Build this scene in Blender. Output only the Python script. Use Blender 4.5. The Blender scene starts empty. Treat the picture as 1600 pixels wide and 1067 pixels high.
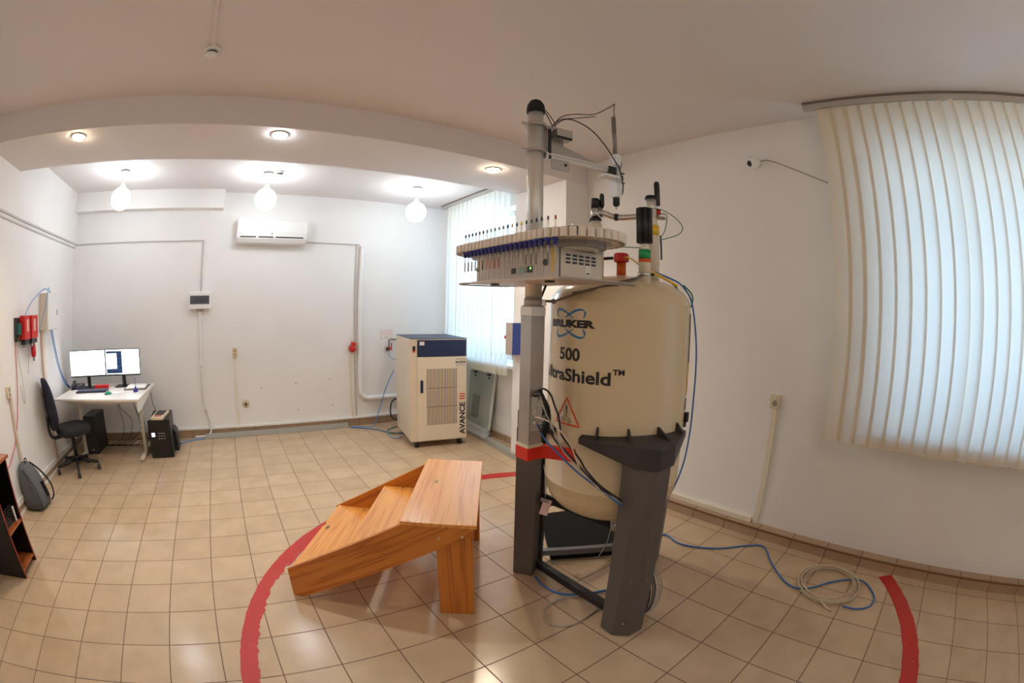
import bpy, math, random
from mathutils import Vector, Matrix
random.seed(7)
PI = math.pi
S = bpy.context.scene
COL = S.collection

# ------------------------------------------------------------------ camera (full-frame 15.7 mm equisolid fisheye)
cam_d = bpy.data.cameras.new('camera'); cam = bpy.data.objects.new('camera', cam_d); COL.objects.link(cam)
S.camera = cam
cam_d.type = 'PANO'
try: cam_d.panorama_type = 'FISHEYE_EQUISOLID'
except Exception: pass
for holder in (cam_d, getattr(cam_d, 'cycles', None)):
    try:
        holder.panorama_type = 'FISHEYE_EQUISOLID'; holder.fisheye_lens = 15.69; holder.fisheye_fov = PI
    except Exception: pass
cam_d.sensor_fit = 'HORIZONTAL'; cam_d.sensor_width = 36.0; cam_d.sensor_height = 36.0*1067/1600
cam_d.clip_start = 0.02
YAW, PITCH, ROLL = -0.6369, -0.0731, 0.0213
def cam_axes():
    cy, sy = math.cos(YAW), math.sin(YAW)
    f0 = Vector((-sy, cy, 0)); r0 = Vector((cy, sy, 0)); u0 = Vector((0, 0, 1))
    f = math.cos(PITCH)*f0+math.sin(PITCH)*u0; u = -math.sin(PITCH)*f0+math.cos(PITCH)*u0
    return math.cos(ROLL)*r0+math.sin(ROLL)*u, -math.sin(ROLL)*r0+math.cos(ROLL)*u, f
r_, u_, f_ = cam_axes()
m = Matrix((r_, u_, -f_)).transposed().to_4x4(); m.translation = Vector((0.3768, -1.5689, 1.6169))
cam.matrix_world = m

# ------------------------------------------------------------------ exposure and daylight
S.view_settings.view_transform = 'Standard'; S.view_settings.look = 'None'
S.view_settings.gamma = 1.0; S.view_settings.use_curve_mapping = False
S.view_settings.exposure = 1.3
try:
    S.cycles.use_denoising = True; S.cycles.max_bounces = 10; S.cycles.diffuse_bounces = 6
    S.cycles.transparent_max_bounces = 12; S.cycles.caustics_reflective = False; S.cycles.caustics_refractive = False
    S.cycles.sample_clamp_indirect = 8.0
except Exception: pass
W = bpy.data.worlds.new('daylight'); S.world = W; W.use_nodes = True
nt = W.node_tree; nt.nodes.clear()
wo = nt.nodes.new('ShaderNodeOutputWorld'); bg = nt.nodes.new('ShaderNodeBackground')
tc = nt.nodes.new('ShaderNodeTexCoord'); sx = nt.nodes.new('ShaderNodeSeparateXYZ'); rp = nt.nodes.new('ShaderNodeValToRGB')
nt.links.new(tc.outputs['Generated'], sx.inputs[0]); nt.links.new(sx.outputs['Z'], rp.inputs[0])
rp.color_ramp.elements[0].position = 0.0; rp.color_ramp.elements[0].color = (0.60, 0.79, 1.0, 1)
rp.color_ramp.elements[1].position = 0.5; rp.color_ramp.elements[1].color = (0.24, 0.44, 0.70, 1)
nt.links.new(rp.outputs[0], bg.inputs['Color']); bg.inputs['Strength'].default_value = 2.3
nt.links.new(bg.outputs[0], wo.inputs[0])

# ------------------------------------------------------------------ helpers
def lin(c):
    c = c/255.0
    return c/12.92 if c <= 0.04045 else ((c+0.055)/1.055)**2.4
def rgb(r, g, b): return (lin(r), lin(g), lin(b), 1.0)
MATS = {}
def mat(name, col, rough=0.5, metal=0.0, emit=None, estr=0.0, noise=0.0, nscale=8.0, bump=0.0, bscale=60.0, spec=None, trans=0.0, alpha=1.0, coat=0.0):
    if name in MATS: return MATS[name]
    mt = bpy.data.materials.new(name); mt.use_nodes = True; n = mt.node_tree.nodes; l = mt.node_tree.links
    p = n['Principled BSDF']
    p.inputs['Base Color'].default_value = col; p.inputs['Roughness'].default_value = rough; p.inputs['Metallic'].default_value = metal
    if spec is not None: p.inputs['Specular IOR Level'].default_value = spec
    if trans: p.inputs['Transmission Weight'].default_value = trans
    if coat: p.inputs['Coat Weight'].default_value = coat; p.inputs['Coat Roughness'].default_value = 0.15
    if alpha < 1: p.inputs['Alpha'].default_value = alpha
    if emit: p.inputs['Emission Color'].default_value = emit; p.inputs['Emission Strength'].default_value = estr
    if noise or bump:
        t = n.new('ShaderNodeTexCoord'); x = n.new('ShaderNodeTexNoise'); x.inputs['Scale'].default_value = nscale; x.inputs['Detail'].default_value = 4
        l.new(t.outputs['Object'], x.inputs['Vector'])
        if noise:
            mx = n.new('ShaderNodeMix'); mx.data_type = 'RGBA'; mx.blend_type = 'MULTIPLY'
            mx.inputs[6].default_value = col
            r = n.new('ShaderNodeValToRGB'); r.color_ramp.elements[0].position = 0.3; r.color_ramp.elements[1].position = 0.7
            r.color_ramp.elements[0].color = (1-noise, 1-noise, 1-noise, 1); r.color_ramp.elements[1].color = (1, 1, 1, 1)
            l.new(x.outputs['Fac'], r.inputs[0]); mx.inputs[0].default_value = 1.0; l.new(r.outputs[0], mx.inputs[7]); l.new(mx.outputs[2], p.inputs['Base Color'])
        if bump:
            y = n.new('ShaderNodeTexNoise'); y.inputs['Scale'].default_value = bscale; l.new(t.outputs['Object'], y.inputs['Vector'])
            b = n.new('ShaderNodeBump'); b.inputs['Strength'].default_value = bump; b.inputs['Distance'].default_value = 0.01
            l.new(y.outputs['Fac'], b.inputs['Height']); l.new(b.outputs[0], p.inputs['Normal'])
    MATS[name] = mt
    return mt

def tile_mat(name, c1, c2, mort, size=0.3, h=None, rough=0.22, mort_w=0.0035, off=(0, 0, 0), rot=(0, 0, 0)):
    mt = bpy.data.materials.new(name); mt.use_nodes = True; n = mt.node_tree.nodes; l = mt.node_tree.links; p = n['Principled BSDF']
    t = n.new('ShaderNodeTexCoord'); mp = n.new('ShaderNodeMapping'); mp.inputs['Location'].default_value = off; mp.inputs['Rotation'].default_value = rot
    br = n.new('ShaderNodeTexBrick'); br.offset = 0; br.squash = 1
    br.inputs['Scale'].default_value = 1; br.inputs['Brick Width'].default_value = size; br.inputs['Row Height'].default_value = h or size
    br.inputs['Mortar Size'].default_value = mort_w; br.inputs['Mortar Smooth'].default_value = 0.3; br.inputs['Color1'].default_value = c1; br.inputs['Color2'].default_value = c2; br.inputs['Mortar'].default_value = mort
    l.new(t.outputs['Object'], mp.inputs[0]); l.new(mp.outputs[0], br.inputs['Vector'])
    no = n.new('ShaderNodeTexNoise'); no.inputs['Scale'].default_value = 5; no.inputs['Detail'].default_value = 6; l.new(t.outputs['Object'], no.inputs['Vector'])
    mx = n.new('ShaderNodeMix'); mx.data_type = 'RGBA'; mx.blend_type = 'MULTIPLY'; mx.inputs[0].default_value = 1
    r = n.new('ShaderNodeValToRGB'); r.color_ramp.elements[0].color = (.9, .9, .9, 1); r.color_ramp.elements[1].color = (1, 1, 1, 1); r.color_ramp.elements[0].position = .35; r.color_ramp.elements[1].position = .65
    l.new(no.outputs['Fac'], r.inputs[0]); l.new(br.outputs['Color'], mx.inputs[6]); l.new(r.outputs[0], mx.inputs[7]); l.new(mx.outputs[2], p.inputs['Base Color'])
    rr = n.new('ShaderNodeMapRange'); rr.inputs['To Min'].default_value = rough; rr.inputs['To Max'].default_value = 0.8
    l.new(br.outputs['Fac'], rr.inputs[0]); l.new(rr.outputs[0], p.inputs['Roughness'])
    b = n.new('ShaderNodeBump'); b.invert = True; b.inputs['Strength'].default_value = 0.4; b.inputs['Distance'].default_value = 0.003
    l.new(br.outputs['Fac'], b.inputs['Height']); l.new(b.outputs[0], p.inputs['Normal'])
    return mt

def wood_mat(name, light, dark, rotz, rough=0.28, tilt=0.0, knots=True):
    mt = bpy.data.materials.new(name); mt.use_nodes = True; n = mt.node_tree.nodes; l = mt.node_tree.links; p = n['Principled BSDF']
    t = n.new('ShaderNodeTexCoord'); mp = n.new('ShaderNodeMapping'); mp.vector_type = 'TEXTURE'; mp.inputs['Rotation'].default_value = (0, tilt, rotz)
    l.new(t.outputs['Object'], mp.inputs[0])
    m2 = n.new('ShaderNodeMapping'); m2.inputs['Scale'].default_value = (0.35, 11, 11); l.new(mp.outputs[0], m2.inputs[0])
    no = n.new('ShaderNodeTexNoise'); no.inputs['Scale'].default_value = 2.0; no.inputs['Detail'].default_value = 3; no.inputs['Distortion'].default_value = 0.15
    l.new(m2.outputs[0], no.inputs['Vector'])
    wv = n.new('ShaderNodeMath'); wv.operation = 'MULTIPLY'; wv.inputs[1].default_value = 9; l.new(no.outputs['Fac'], wv.inputs[0])
    fr = n.new('ShaderNodeMath'); fr.operation = 'PINGPONG'; fr.inputs[1].default_value = 1.0; l.new(wv.outputs[0], fr.inputs[0])
    r = n.new('ShaderNodeValToRGB'); r.color_ramp.elements[0].position = 0.0; r.color_ramp.elements[0].color = light
    r.color_ramp.elements[1].position = 1.0; r.color_ramp.elements[1].color = dark
    e = r.color_ramp.elements.new(0.55); e.color = tuple(a*0.85+b*0.15 for a, b in zip(light, dark))
    l.new(fr.outputs[0], r.inputs[0]); out = r.outputs[0]
    if knots:
        m3 = n.new('ShaderNodeMapping'); m3.inputs['Scale'].default_value = (3.6, 7.5, 7.5); l.new(mp.outputs[0], m3.inputs[0])
        vo = n.new('ShaderNodeTexVoronoi'); vo.inputs['Scale'].default_value = 1.0; l.new(m3.outputs[0], vo.inputs['Vector'])
        kr = n.new('ShaderNodeValToRGB'); kr.color_ramp.elements[0].position = 0.06; kr.color_ramp.elements[0].color = (1, 1, 1, 1)
        kr.color_ramp.elements[1].position = 0.13; kr.color_ramp.elements[1].color = (0, 0, 0, 1)
        l.new(vo.outputs['Distance'], kr.inputs[0])
        mx = n.new('ShaderNodeMix'); mx.data_type = 'RGBA'; l.new(kr.outputs[0], mx.inputs[0]); l.new(out, mx.inputs[6])
        mx.inputs[7].default_value = tuple(c*0.25 for c in dark[:3])+(1,); out = mx.outputs[2]
    l.new(out, p.inputs['Base Color']); p.inputs['Roughness'].default_value = rough
    p.inputs['Coat Weight'].default_value = 0.4; p.inputs['Coat Roughness'].default_value = 0.2
    return mt

class B:
    """collects shapes into one mesh"""
    def __init__(s): s.v = []; s.f = []; s.sm = []
    def add(s, vs, fs, smooth=False):
        k = len(s.v); s.v += [tuple(v) for v in vs]; s.f += [tuple(i+k for i in f) for f in fs]; s.sm += [smooth]*len(fs); return s
    def box(s, x0, x1, y0, y1, z0, z1):
        vs = [(x, y, z) for z in (z0, z1) for y in (y0, y1) for x in (x0, x1)]
        return s.add(vs, [(0, 2, 3, 1), (4, 5, 7, 6), (0, 1, 5, 4), (2, 6, 7, 3), (0, 4, 6, 2), (1, 3, 7, 5)])
    def rbox(s, c, sz, rz=0, rx=0, ry=0):
        R = Matrix.Rotation(rz, 3, 'Z') @ Matrix.Rotation(ry, 3, 'Y') @ Matrix.Rotation(rx, 3, 'X')
        vs = [Vector(c)+R @ Vector((x*sz[0]/2, y*sz[1]/2, z*sz[2]/2)) for z in (-1, 1) for y in (-1, 1) for x in (-1, 1)]
        return s.add(vs, [(0, 2, 3, 1), (4, 5, 7, 6), (0, 1, 5, 4), (2, 6, 7, 3), (0, 4, 6, 2), (1, 3, 7, 5)])
    def cyl(s, p0, p1, r0, r1=None, n=20, cap=True):
        r1 = r0 if r1 is None else r1; p0 = Vector(p0); p1 = Vector(p1); d = (p1-p0).normalized()
        a = d.orthogonal().normalized(); b = d.cross(a); vs = []
        for p, r in ((p0, r0), (p1, r1)):
            for i in range(n): t = 2*PI*i/n; vs.append(p+r*(math.cos(t)*a+math.sin(t)*b))
        k = len(s.v); s.v += [tuple(v) for v in vs]
        for i in range(n): s.f.append((k+i, k+(i+1) % n, k+n+(i+1) % n, k+n+i)); s.sm.append(True)
        if cap: s.f.append(tuple(k+i for i in reversed(range(n)))); s.f.append(tuple(k+n+i for i in range(n))); s.sm += [False, False]
        return s
    def lathe(s, prof, c=(0, 0, 0), n=48, axis='Z', smooth=True):
        vs = []
        for r, z in prof:
            for i in range(n):
                t = 2*PI*i/n; x, y = r*math.cos(t), r*math.sin(t)
                v = (x, y, z) if axis == 'Z' else ((z, x, y) if axis == 'X' else (x, z, y))
                vs.append((v[0]+c[0], v[1]+c[1], v[2]+c[2]))
        fs = []
        for j in range(len(prof)-1):
            for i in range(n): fs.append((j*n+i, j*n+(i+1) % n, (j+1)*n+(i+1) % n, (j+1)*n+i))
        s.add(vs, fs, smooth)
        k = len(s.v)-len(vs)
        if prof[0][0] > 1e-4: s.f.append(tuple(k+i for i in reversed(range(n)))); s.sm.append(False)
        if prof[-1][0] > 1e-4: s.f.append(tuple(k+(len(prof)-1)*n+i for i in range(n))); s.sm.append(False)
        return s
    def prism(s, poly, O, U, V, Wv):
        """poly in (U,V) plane through O, extruded by Wv"""
        O, U, V, Wv = Vector(O), Vector(U), Vector(V), Vector(Wv); n = len(poly)
        a = [O+U*p[0]+V*p[1] for p in poly]; b = [p+Wv for p in a]
        return s.add(a+b, [tuple(range(n))[::-1], tuple(range(n, 2*n))]+[(i, (i+1) % n, n+(i+1) % n, n+i) for i in range(n)])
    def tube(s, pts, r, n=8, sub=6, closed=False):
        P = [Vector(p) for p in pts]
        if sub > 1 and len(P) > 2:
            Q = []; m_ = len(P); rng = range(m_) if closed else range(m_-1)
            for i in rng:
                g = (lambda k: P[k % m_]) if closed else (lambda k: P[max(0, min(m_-1, k))])
                p0, p1, p2, p3 = g(i-1), g(i), g(i+1), g(i+2)
                for j in range(sub):
                    t = j/sub
                    Q.append(0.5*((2*p1)+(p2-p0)*t+(2*p0-5*p1+4*p2-p3)*t*t+(3*p1-p0-3*p2+p3)*t**3))
            if not closed: Q.append(P[-1])
            P = Q
        m_ = len(P); vs = []; up = None
        for i, p in enumerate(P):
            d = ((P[(i+1) % m_]-P[i-1]) if closed else (P[min(i+1, m_-1)]-P[max(i-1, 0)])).normalized()
            if up is None: up = d.orthogonal().normalized()
            a = up-d*up.dot(d); a = a.normalized() if a.length > 1e-5 else d.orthogonal().normalized(); up = a; b = d.cross(a)
            for k in range(n): t = 2*PI*k/n; vs.append(p+r*(math.cos(t)*a+math.sin(t)*b))
        fs = []
        for i in range(m_ if closed else m_-1):
            for k in range(n): j = (i+1) % m_; fs.append((i*n+k, i*n+(k+1) % n, j*n+(k+1) % n, j*n+k))
        s.add(vs, fs, True)
        if not closed:
            k0 = len(s.v)-len(vs); s.f.append(tuple(k0+i for i in reversed(range(n)))); s.f.append(tuple(k0+(m_-1)*n+i for i in range(n))); s.sm += [False, False]
        return s
    def sphere(s, c, r, n=24, sz=1.0, z0=-1, z1=1):
        m_ = n//2; prof = []
        a0, a1 = math.asin(max(-1, z0)), math.asin(min(1, z1))
        for i in range(m_+1): a = a0+(a1-a0)*i/m_; prof.append((max(r*math.cos(a), 1e-5 if abs(abs(a)-PI/2) < 1e-3 else 0.0001), r*math.sin(a)*sz))
        return s.lathe(prof, c, n)
    def build(s, name, material, parent=None, loc=None, bevel=0.0, seg=2, subsurf=0):
        off = Vector(loc) if loc is not None else (world_loc(parent) if parent else Vector((0, 0, 0)))
        me = bpy.data.meshes.new(name); me.from_pydata([(v[0]-off[0], v[1]-off[1], v[2]-off[2]) for v in s.v], [], s.f); me.update()
        me.polygons.foreach_set('use_smooth', s.sm)
        import bmesh
        bm = bmesh.new(); bm.from_mesh(me); bmesh.ops.recalc_face_normals(bm, faces=bm.faces); bm.to_mesh(me); bm.free()
        me.materials.append(material)
        o = bpy.data.objects.new(name, me); COL.objects.link(o)
        if parent: o.parent = parent
        else: o.location = off
        if bevel:
            b = o.modifiers.new('bevel', 'BEVEL'); b.width = bevel; b.segments = seg; b.limit_method = 'ANGLE'; b.angle_limit = math.radians(50)
        if subsurf: q = o.modifiers.new('sub', 'SUBSURF'); q.levels = q.render_levels = subsurf
        return o
def world_loc(o):
    v = Vector(o.location)
    while o.parent: o = o.parent; v = v+o.location
    return v
def thing(name, label, cat, loc=(0, 0, 0), group=None):
    o = bpy.data.objects.new(name, None); COL.objects.link(o); o.location = loc; o.empty_display_size = 0.05
    o['label'] = label; o['category'] = cat
    if group: o['group'] = group
    return o
def tag(o, label, cat, group=None):
    o['label'] = label; o['category'] = cat
    if group: o['group'] = group
    return o
def struct(o): o['kind'] = 'structure'; return o
def copy_tree(o, parent=None):
    c = o.copy(); COL.objects.link(c)
    if parent: c.parent = parent
    for ch in list(o.children): copy_tree(ch, c)
    return c
def make_letters(specs):
    """letter outlines as flat geometry in (x, y), centred on x, baseline y = 0"""
    obs = {}
    for txt, size, bold in specs:
        cu = bpy.data.curves.new('letters', 'FONT'); cu.body = txt; cu.size = size; cu.align_x = 'CENTER'; cu.offset = bold; cu.resolution_u = 4
        ob = bpy.data.objects.new('letters', cu); COL.objects.link(ob); obs[(txt, size)] = ob
    bpy.context.view_layer.update(); dg = bpy.context.evaluated_depsgraph_get(); out = {}
    for k, ob in obs.items():
        me = bpy.data.meshes.new_from_object(ob.evaluated_get(dg))
        out[k] = ([(v.co.x, v.co.y) for v in me.vertices], [tuple(p.vertices) for p in me.polygons])
        bpy.data.meshes.remove(me)
    for ob in obs.values(): cu = ob.data; bpy.data.objects.remove(ob); bpy.data.curves.remove(cu)
    return out
LETTERS = make_letters([('BRUKER', .044, .0028), ('500', .078, .0022), ('UltraShield', .080, .0022), ('TM', .034, .0012), ('CE', .024, 0), ('AVANCE', .092, .0030), ('BRUKER', .030, .0010)])
def text_on(b, txt, size, fn, bold=0.0, sx=1.0, width=None):
    vs, fs = LETTERS[(txt, size)]
    if width:
        lo, hi = min(v[0] for v in vs), max(v[0] for v in vs); vs = [((v[0]-(lo+hi)/2)*width/(hi-lo), v[1]) for v in vs]; b.add([fn(x, y) for x, y in vs], fs); return b
def ribbon(b, pts, w, fn, closed=False):
    """2-D stroke of width w mapped by fn"""
    n = len(pts); vs = []
    for i, p in enumerate(pts):
        a = Vector(pts[(i-1) % n] if closed else pts[max(i-1, 0)]); c = Vector(pts[(i+1) % n] if closed else pts[min(i+1, n-1)]); d = (c-a).normalized(); nn = Vector((-d.y, d.x))
        ww = w(i/n) if callable(w) else w
        vs += [fn(p[0]+nn.x*ww/2, p[1]+nn.y*ww/2), fn(p[0]-nn.x*ww/2, p[1]-nn.y*ww/2)]
    fs = [(2*i, 2*i+1, 2*((i+1) % n)+1, 2*((i+1) % n)) for i in range(n if closed else n-1)]
    b.add(vs, fs); return b

# ------------------------------------------------------------------ materials
M_wall = mat('white wall plaster', rgb(238, 236, 234), 0.75, noise=0.03, nscale=2.5, bump=0.08, bscale=25)
M_ceil = mat('ceiling plaster', rgb(228, 222, 220), 0.8, noise=0.02, nscale=2, bump=0.05, bscale=20)
M_floor = tile_mat('beige floor tiles', rgb(204, 178, 146), rgb(197, 171, 139), rgb(118, 92, 72), rough=0.2)
M_skirt_x = tile_mat('brown skirting tiles along x', rgb(170, 141, 113), rgb(160, 132, 105), rgb(95, 75, 60), h=2.0, rough=0.3, off=(0, 0, 1.0), rot=(PI/2, 0, 0))
M_skirt_y = tile_mat('brown skirting tiles along y', rgb(178, 150, 122), rgb(168, 141, 114), rgb(95, 75, 60), h=9.0, rough=0.3, off=(0, 4.5, 0), rot=(0, 0, PI/2))
M_white = mat('white plastic', rgb(236, 236, 233), 0.35)
M_cream = mat('cream plastic', rgb(222, 208, 180), 0.45)
M_black = mat('black plastic', rgb(24, 24, 26), 0.4)
M_dark = mat('charcoal plastic', rgb(52, 50, 50), 0.5, bump=0.15, bscale=250)
M_darkgrey = mat('dark grey painted metal', rgb(98, 94, 92), 0.42, metal=0.25, bump=0.05, bscale=300)
M_blackmetal = mat('black painted steel', rgb(38, 37, 38), 0.45, metal=0.2)
M_alu = mat('brushed aluminium', rgb(218, 214, 206), 0.34, metal=0.45)
M_aluplate = mat('grey anodised aluminium', rgb(178, 170, 162), 0.38, metal=0.45)
M_chrome = mat('chrome', rgb(215, 213, 210), 0.12, metal=1.0)
M_tank = mat('cream magnet enamel', rgb(216, 197, 160), 0.22, coat=0.3)
M_beige = mat('beige instrument enamel', rgb(222, 208, 186), 0.4)
M_red = mat('red plastic', rgb(200, 34, 30), 0.35)
M_redpaint = mat('red bracket paint', rgb(214, 38, 26), 0.4)
M_blue = mat('blue cable jacket', rgb(40, 104, 178), 0.4)
M_lblue = mat('light blue cable jacket', rgb(86, 150, 214), 0.4)
M_green = mat('green cable jacket', rgb(30, 110, 84), 0.4)
M_yellow = mat('yellow plastic', rgb(235, 190, 40), 0.4)
M_grey = mat('grey plastic', rgb(150, 148, 142), 0.5)
M_raceway = mat('grey floor raceway plastic', rgb(158, 156, 146), 0.5)
M_greycable = mat('grey cable jacket', rgb(170, 165, 155), 0.45)
M_navy = mat('navy blue panel', rgb(30, 44, 82), 0.45)
M_text = mat('black lettering', rgb(30, 28, 28), 0.5)
M_logo = mat('blue logo ink', rgb(28, 118, 178), 0.5)
M_redink = mat('red lettering', rgb(206, 44, 34), 0.5)
M_orange = mat('orange sticker', rgb(226, 84, 36), 0.5)
M_paper = mat('paper', rgb(238, 236, 230), 0.7)
def glass_mat():
    mt = bpy.data.materials.new('window glass'); mt.use_nodes = True; n = mt.node_tree.nodes; l = mt.node_tree.links; n.clear()
    o = n.new('ShaderNodeOutputMaterial'); t = n.new('ShaderNodeBsdfTransparent'); g = n.new('ShaderNodeBsdfGlossy'); g.inputs['Roughness'].default_value = 0.02
    t.inputs['Color'].default_value = (0.93, 0.97, 0.98, 1)
    mx = n.new('ShaderNodeMixShader'); mx.inputs[0].default_value = 0.06
    l.new(t.outputs[0], mx.inputs[1]); l.new(g.outputs[0], mx.inputs[2]); l.new(mx.outputs[0], o.inputs[0]); return mt
M_glass = glass_mat()
def fabric_mat(name, col, tcol, fac):
    mt = bpy.data.materials.new(name); mt.use_nodes = True; n = mt.node_tree.nodes; l = mt.node_tree.links; n.clear()
    o = n.new('ShaderNodeOutputMaterial'); d = n.new('ShaderNodeBsdfDiffuse'); t = n.new('ShaderNodeBsdfTranslucent')
    d.inputs['Color'].default_value = col; t.inputs['Color'].default_value = tcol
    mx = n.new('ShaderNodeMixShader'); mx.inputs[0].default_value = fac
    l.new(d.outputs[0], mx.inputs[1]); l.new(t.outputs[0], mx.inputs[2]); l.new(mx.outputs[0], o.inputs[0]); return mt
M_blind = fabric_mat('cream blind fabric', rgb(226, 202, 164), rgb(236, 236, 230), 0.38)
M_blind_far = fabric_mat('cream blind fabric brightened for daylight', rgb(236, 226, 204), rgb(246, 246, 242), 0.55)  # far blind's cream made paler and more translucent to add daylight at the rear
M_plasticsheet = mat('clear plastic film', rgb(225, 230, 232), 0.15, alpha=0.35)
M_tubeglass = mat('sample tube glass', rgb(235, 235, 230), 0.08, alpha=0.3)
M_globe = mat('lit opal glass', (1, 1, 1, 1), 0.3, emit=(0.84, 0.93, 1.0, 1), estr=11)
M_screen = mat('lit white screen', (0.02, 0.02, 0.02, 1), 0.3, emit=(0.93, 0.95, 1.0, 1), estr=1.6)
M_screendark = mat('dark window on screen', (0.01, 0.02, 0.05, 1), 0.3, emit=(0.02, 0.05, 0.16, 1), estr=.2)
M_screenline = mat('thin plot line on screen', (0.01, 0.02, 0.05, 1), 0.3, emit=(0.15, 0.4, 0.7, 1), estr=.35)

# ================================================================== room
XL, XR, YB, YF, ZC = -2.06, 3.49, 4.27, -5.2, 3.085
struct(B().box(XL-0.3, XR+0.5, YF-0.3, YB+0.3, -0.1, 0).build('floor', M_floor))
struct(B().box(XL-0.3, XR+0.5, YF-0.3, YB+0.3, ZC, ZC+0.15).build('ceiling', M_ceil))
struct(B().box(XL-0.25, XL, YF-0.2, YB+0.2, 0, ZC).build('wall_left', M_wall))
struct(B().box(XL, XR+0.35, YB, YB+0.25, 0, ZC).build('wall_back', M_wall))
struct(B().box(XL, XR+0.35, YF-0.25, YF, 0, ZC).build('wall_front', M_wall))
# right wall with its two window openings
w = B()
wins = [(-4.3, -1.38, 0.98, 2.72), (2.27, 3.82, 0.98, 2.86)]
for a, b in ((YF, -4.3), (-1.38, 2.27), (3.82, YB)): w.box(XR, XR+0.35, a, b, 0, ZC)
for a, b, z0, z1 in wins: w.box(XR, XR+0.35, a, b, 0, z0); w.box(XR, XR+0.35, a, b, z1, ZC)
struct(w.build('wall_right', M_wall))
for i, (a, b, z0, z1) in enumerate(wins):
    f = B(); x0, x1 = XR+0.2, XR+0.26
    for y0, y1, q0, q1 in ((a, a+.06, z0, z1), (b-.06, b, z0, z1), (a, b, z0, z0+.06), (a, b, z1-.06, z1), (a+(b-a)*.36, a+(b-a)*.36+.07, z0, z1), (a+(b-a)*.7, a+(b-a)*.7+.07, z0, z1), (a, b, z0+1.2, z0+1.26)): f.box(x0, x1, y0, y1, q0, q1)
    wo_ = struct(f.build('window_%d' % (i+1), M_white))
    B().box(XR+0.225, XR+0.235, a+.05, b-.05, z0+.05, z1-.05).build('glass_pane', M_glass, wo_)
    B().box(3.30, XR+0.2, a-.03, b+.03, z0-.035, z0-.002).build('window_sill', M_white, wo_, bevel=.004)
# beam, pilaster, boxed duct
struct(B().box(XL, XR, 1.435, 2.22, 2.861, ZC).build('trim_1', M_ceil))
struct(B().box(3.195, XR, 1.435, 2.22, 0, 2.861).build('trim_2', M_wall))
struct(B().box(XL, 0.165, 4.10, YB, 2.845, ZC).build('trim_3', M_wall))
# skirtings
struct(B().box(XL, XL+.02, YF, YB, 0, .078).build('baseboard_left', M_skirt_y))
struct(B().box(XL+.02, XR, YB-.02, YB, 0, .10).build('baseboard_back', M_skirt_x))
struct(B().box(XR-.10, XR, YF, 1.435, 0, .077).box(XR-.03, XR, 2.22, YB-.02, 0, .077).build('baseboard_right', M_skirt_y))
struct(B().box(XR-.105, XR-.088, YF, 1.435, .069, .079).build('trim_4', mat('brown skirting edge', rgb(120, 84, 50), .4)))

# red warning circle painted on the tiles
def ring():
    cx, cy, r0, r1 = 2.15, -0.13, 1.95, 2.07
    b = B(); a0, a1 = math.radians(-53.5), math.radians(-302); n = 420; vs = []; rnd = random.Random(3); j0 = j1 = 0
    for i in range(n+1):
        a = a0+(a1-a0)*i/n; lft = math.degrees(a) < -150 and math.degrees(a) > -215
        j0 = j0*.4+rnd.uniform(-1, 1)*(.011 if lft else .003); j1 = j1*.5+rnd.uniform(-1, 1)*.0025
        ri, ro = r0+(.02 if lft else 0)+j0, r1+j1
        vs += [(cx+ri*math.cos(a), cy+ri*math.sin(a), .0015), (cx+ro*math.cos(a), cy+ro*math.sin(a), .0015)]
    b.add(vs, [(2*i, 2*i+1, 2*i+3, 2*i+2) for i in range(n)])
    mt = bpy.data.materials.new('worn red floor paint'); mt.use_nodes = True; nn = mt.node_tree.nodes; l = mt.node_tree.links; p = nn['Principled BSDF']
    t = nn.new('ShaderNodeTexCoord'); no = nn.new('ShaderNodeTexNoise'); no.inputs['Scale'].default_value = 38; no.inputs['Detail'].default_value = 8; l.new(t.outputs['Object'], no.inputs[0])
    r = nn.new('ShaderNodeValToRGB'); r.color_ramp.elements[0].position = .67; r.color_ramp.elements[0].color = rgb(190, 44, 38); r.color_ramp.elements[1].position = .73; r.color_ramp.elements[1].color = rgb(200, 150, 128)
    l.new(no.outputs['Fac'], r.inputs[0]); l.new(r.outputs[0], p.inputs['Base Color']); p.inputs['Roughness'].default_value = .35
    o = b.build('warning_circle', mt)
    tag(o, 'worn red warning circle painted on the floor tiles around the magnet', 'floor marking')
ring()

# ================================================================== ceiling fittings
def pendant(x, y, zg, label):
    t = thing('pendant_lamp', label, 'ceiling lamp', (x, y, ZC), 'globe pendants in the rear bay')
    B().cyl((x, y, ZC), (x, y, ZC-.008), .062, n=32).build('ceiling_plate', mat('dark rim', rgb(110, 105, 100), .4), t)
    B().lathe([(.045, ZC-.008), (.045, ZC-.02), (.032, ZC-.05), (.012, ZC-.065)], (x, y, 0), 24).build('canopy', M_white, t)
    B().cyl((x, y, ZC-.06), (x, y, zg+.16), .004, n=8).build('cord', M_white, t)
    B().lathe([(.018, zg+.17), (.03, zg+.15), (.04, zg+.122), (.035, zg+.11)], (x, y, 0), 24).build('globe_cap', M_white, t)
    g = B().sphere((x, y, zg), .124, 32).build('glass_globe', M_globe, t)
    return t
pendant(-1.075, 3.25, 2.775, 'lit white globe pendant lamp nearest the left wall, above the desk')
pendant(.674, 3.30, 2.778, 'lit white globe pendant lamp in front of the air conditioner')
pendant(2.51, 3.31, 2.768, 'lit white globe pendant lamp nearest the far window blind')
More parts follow.
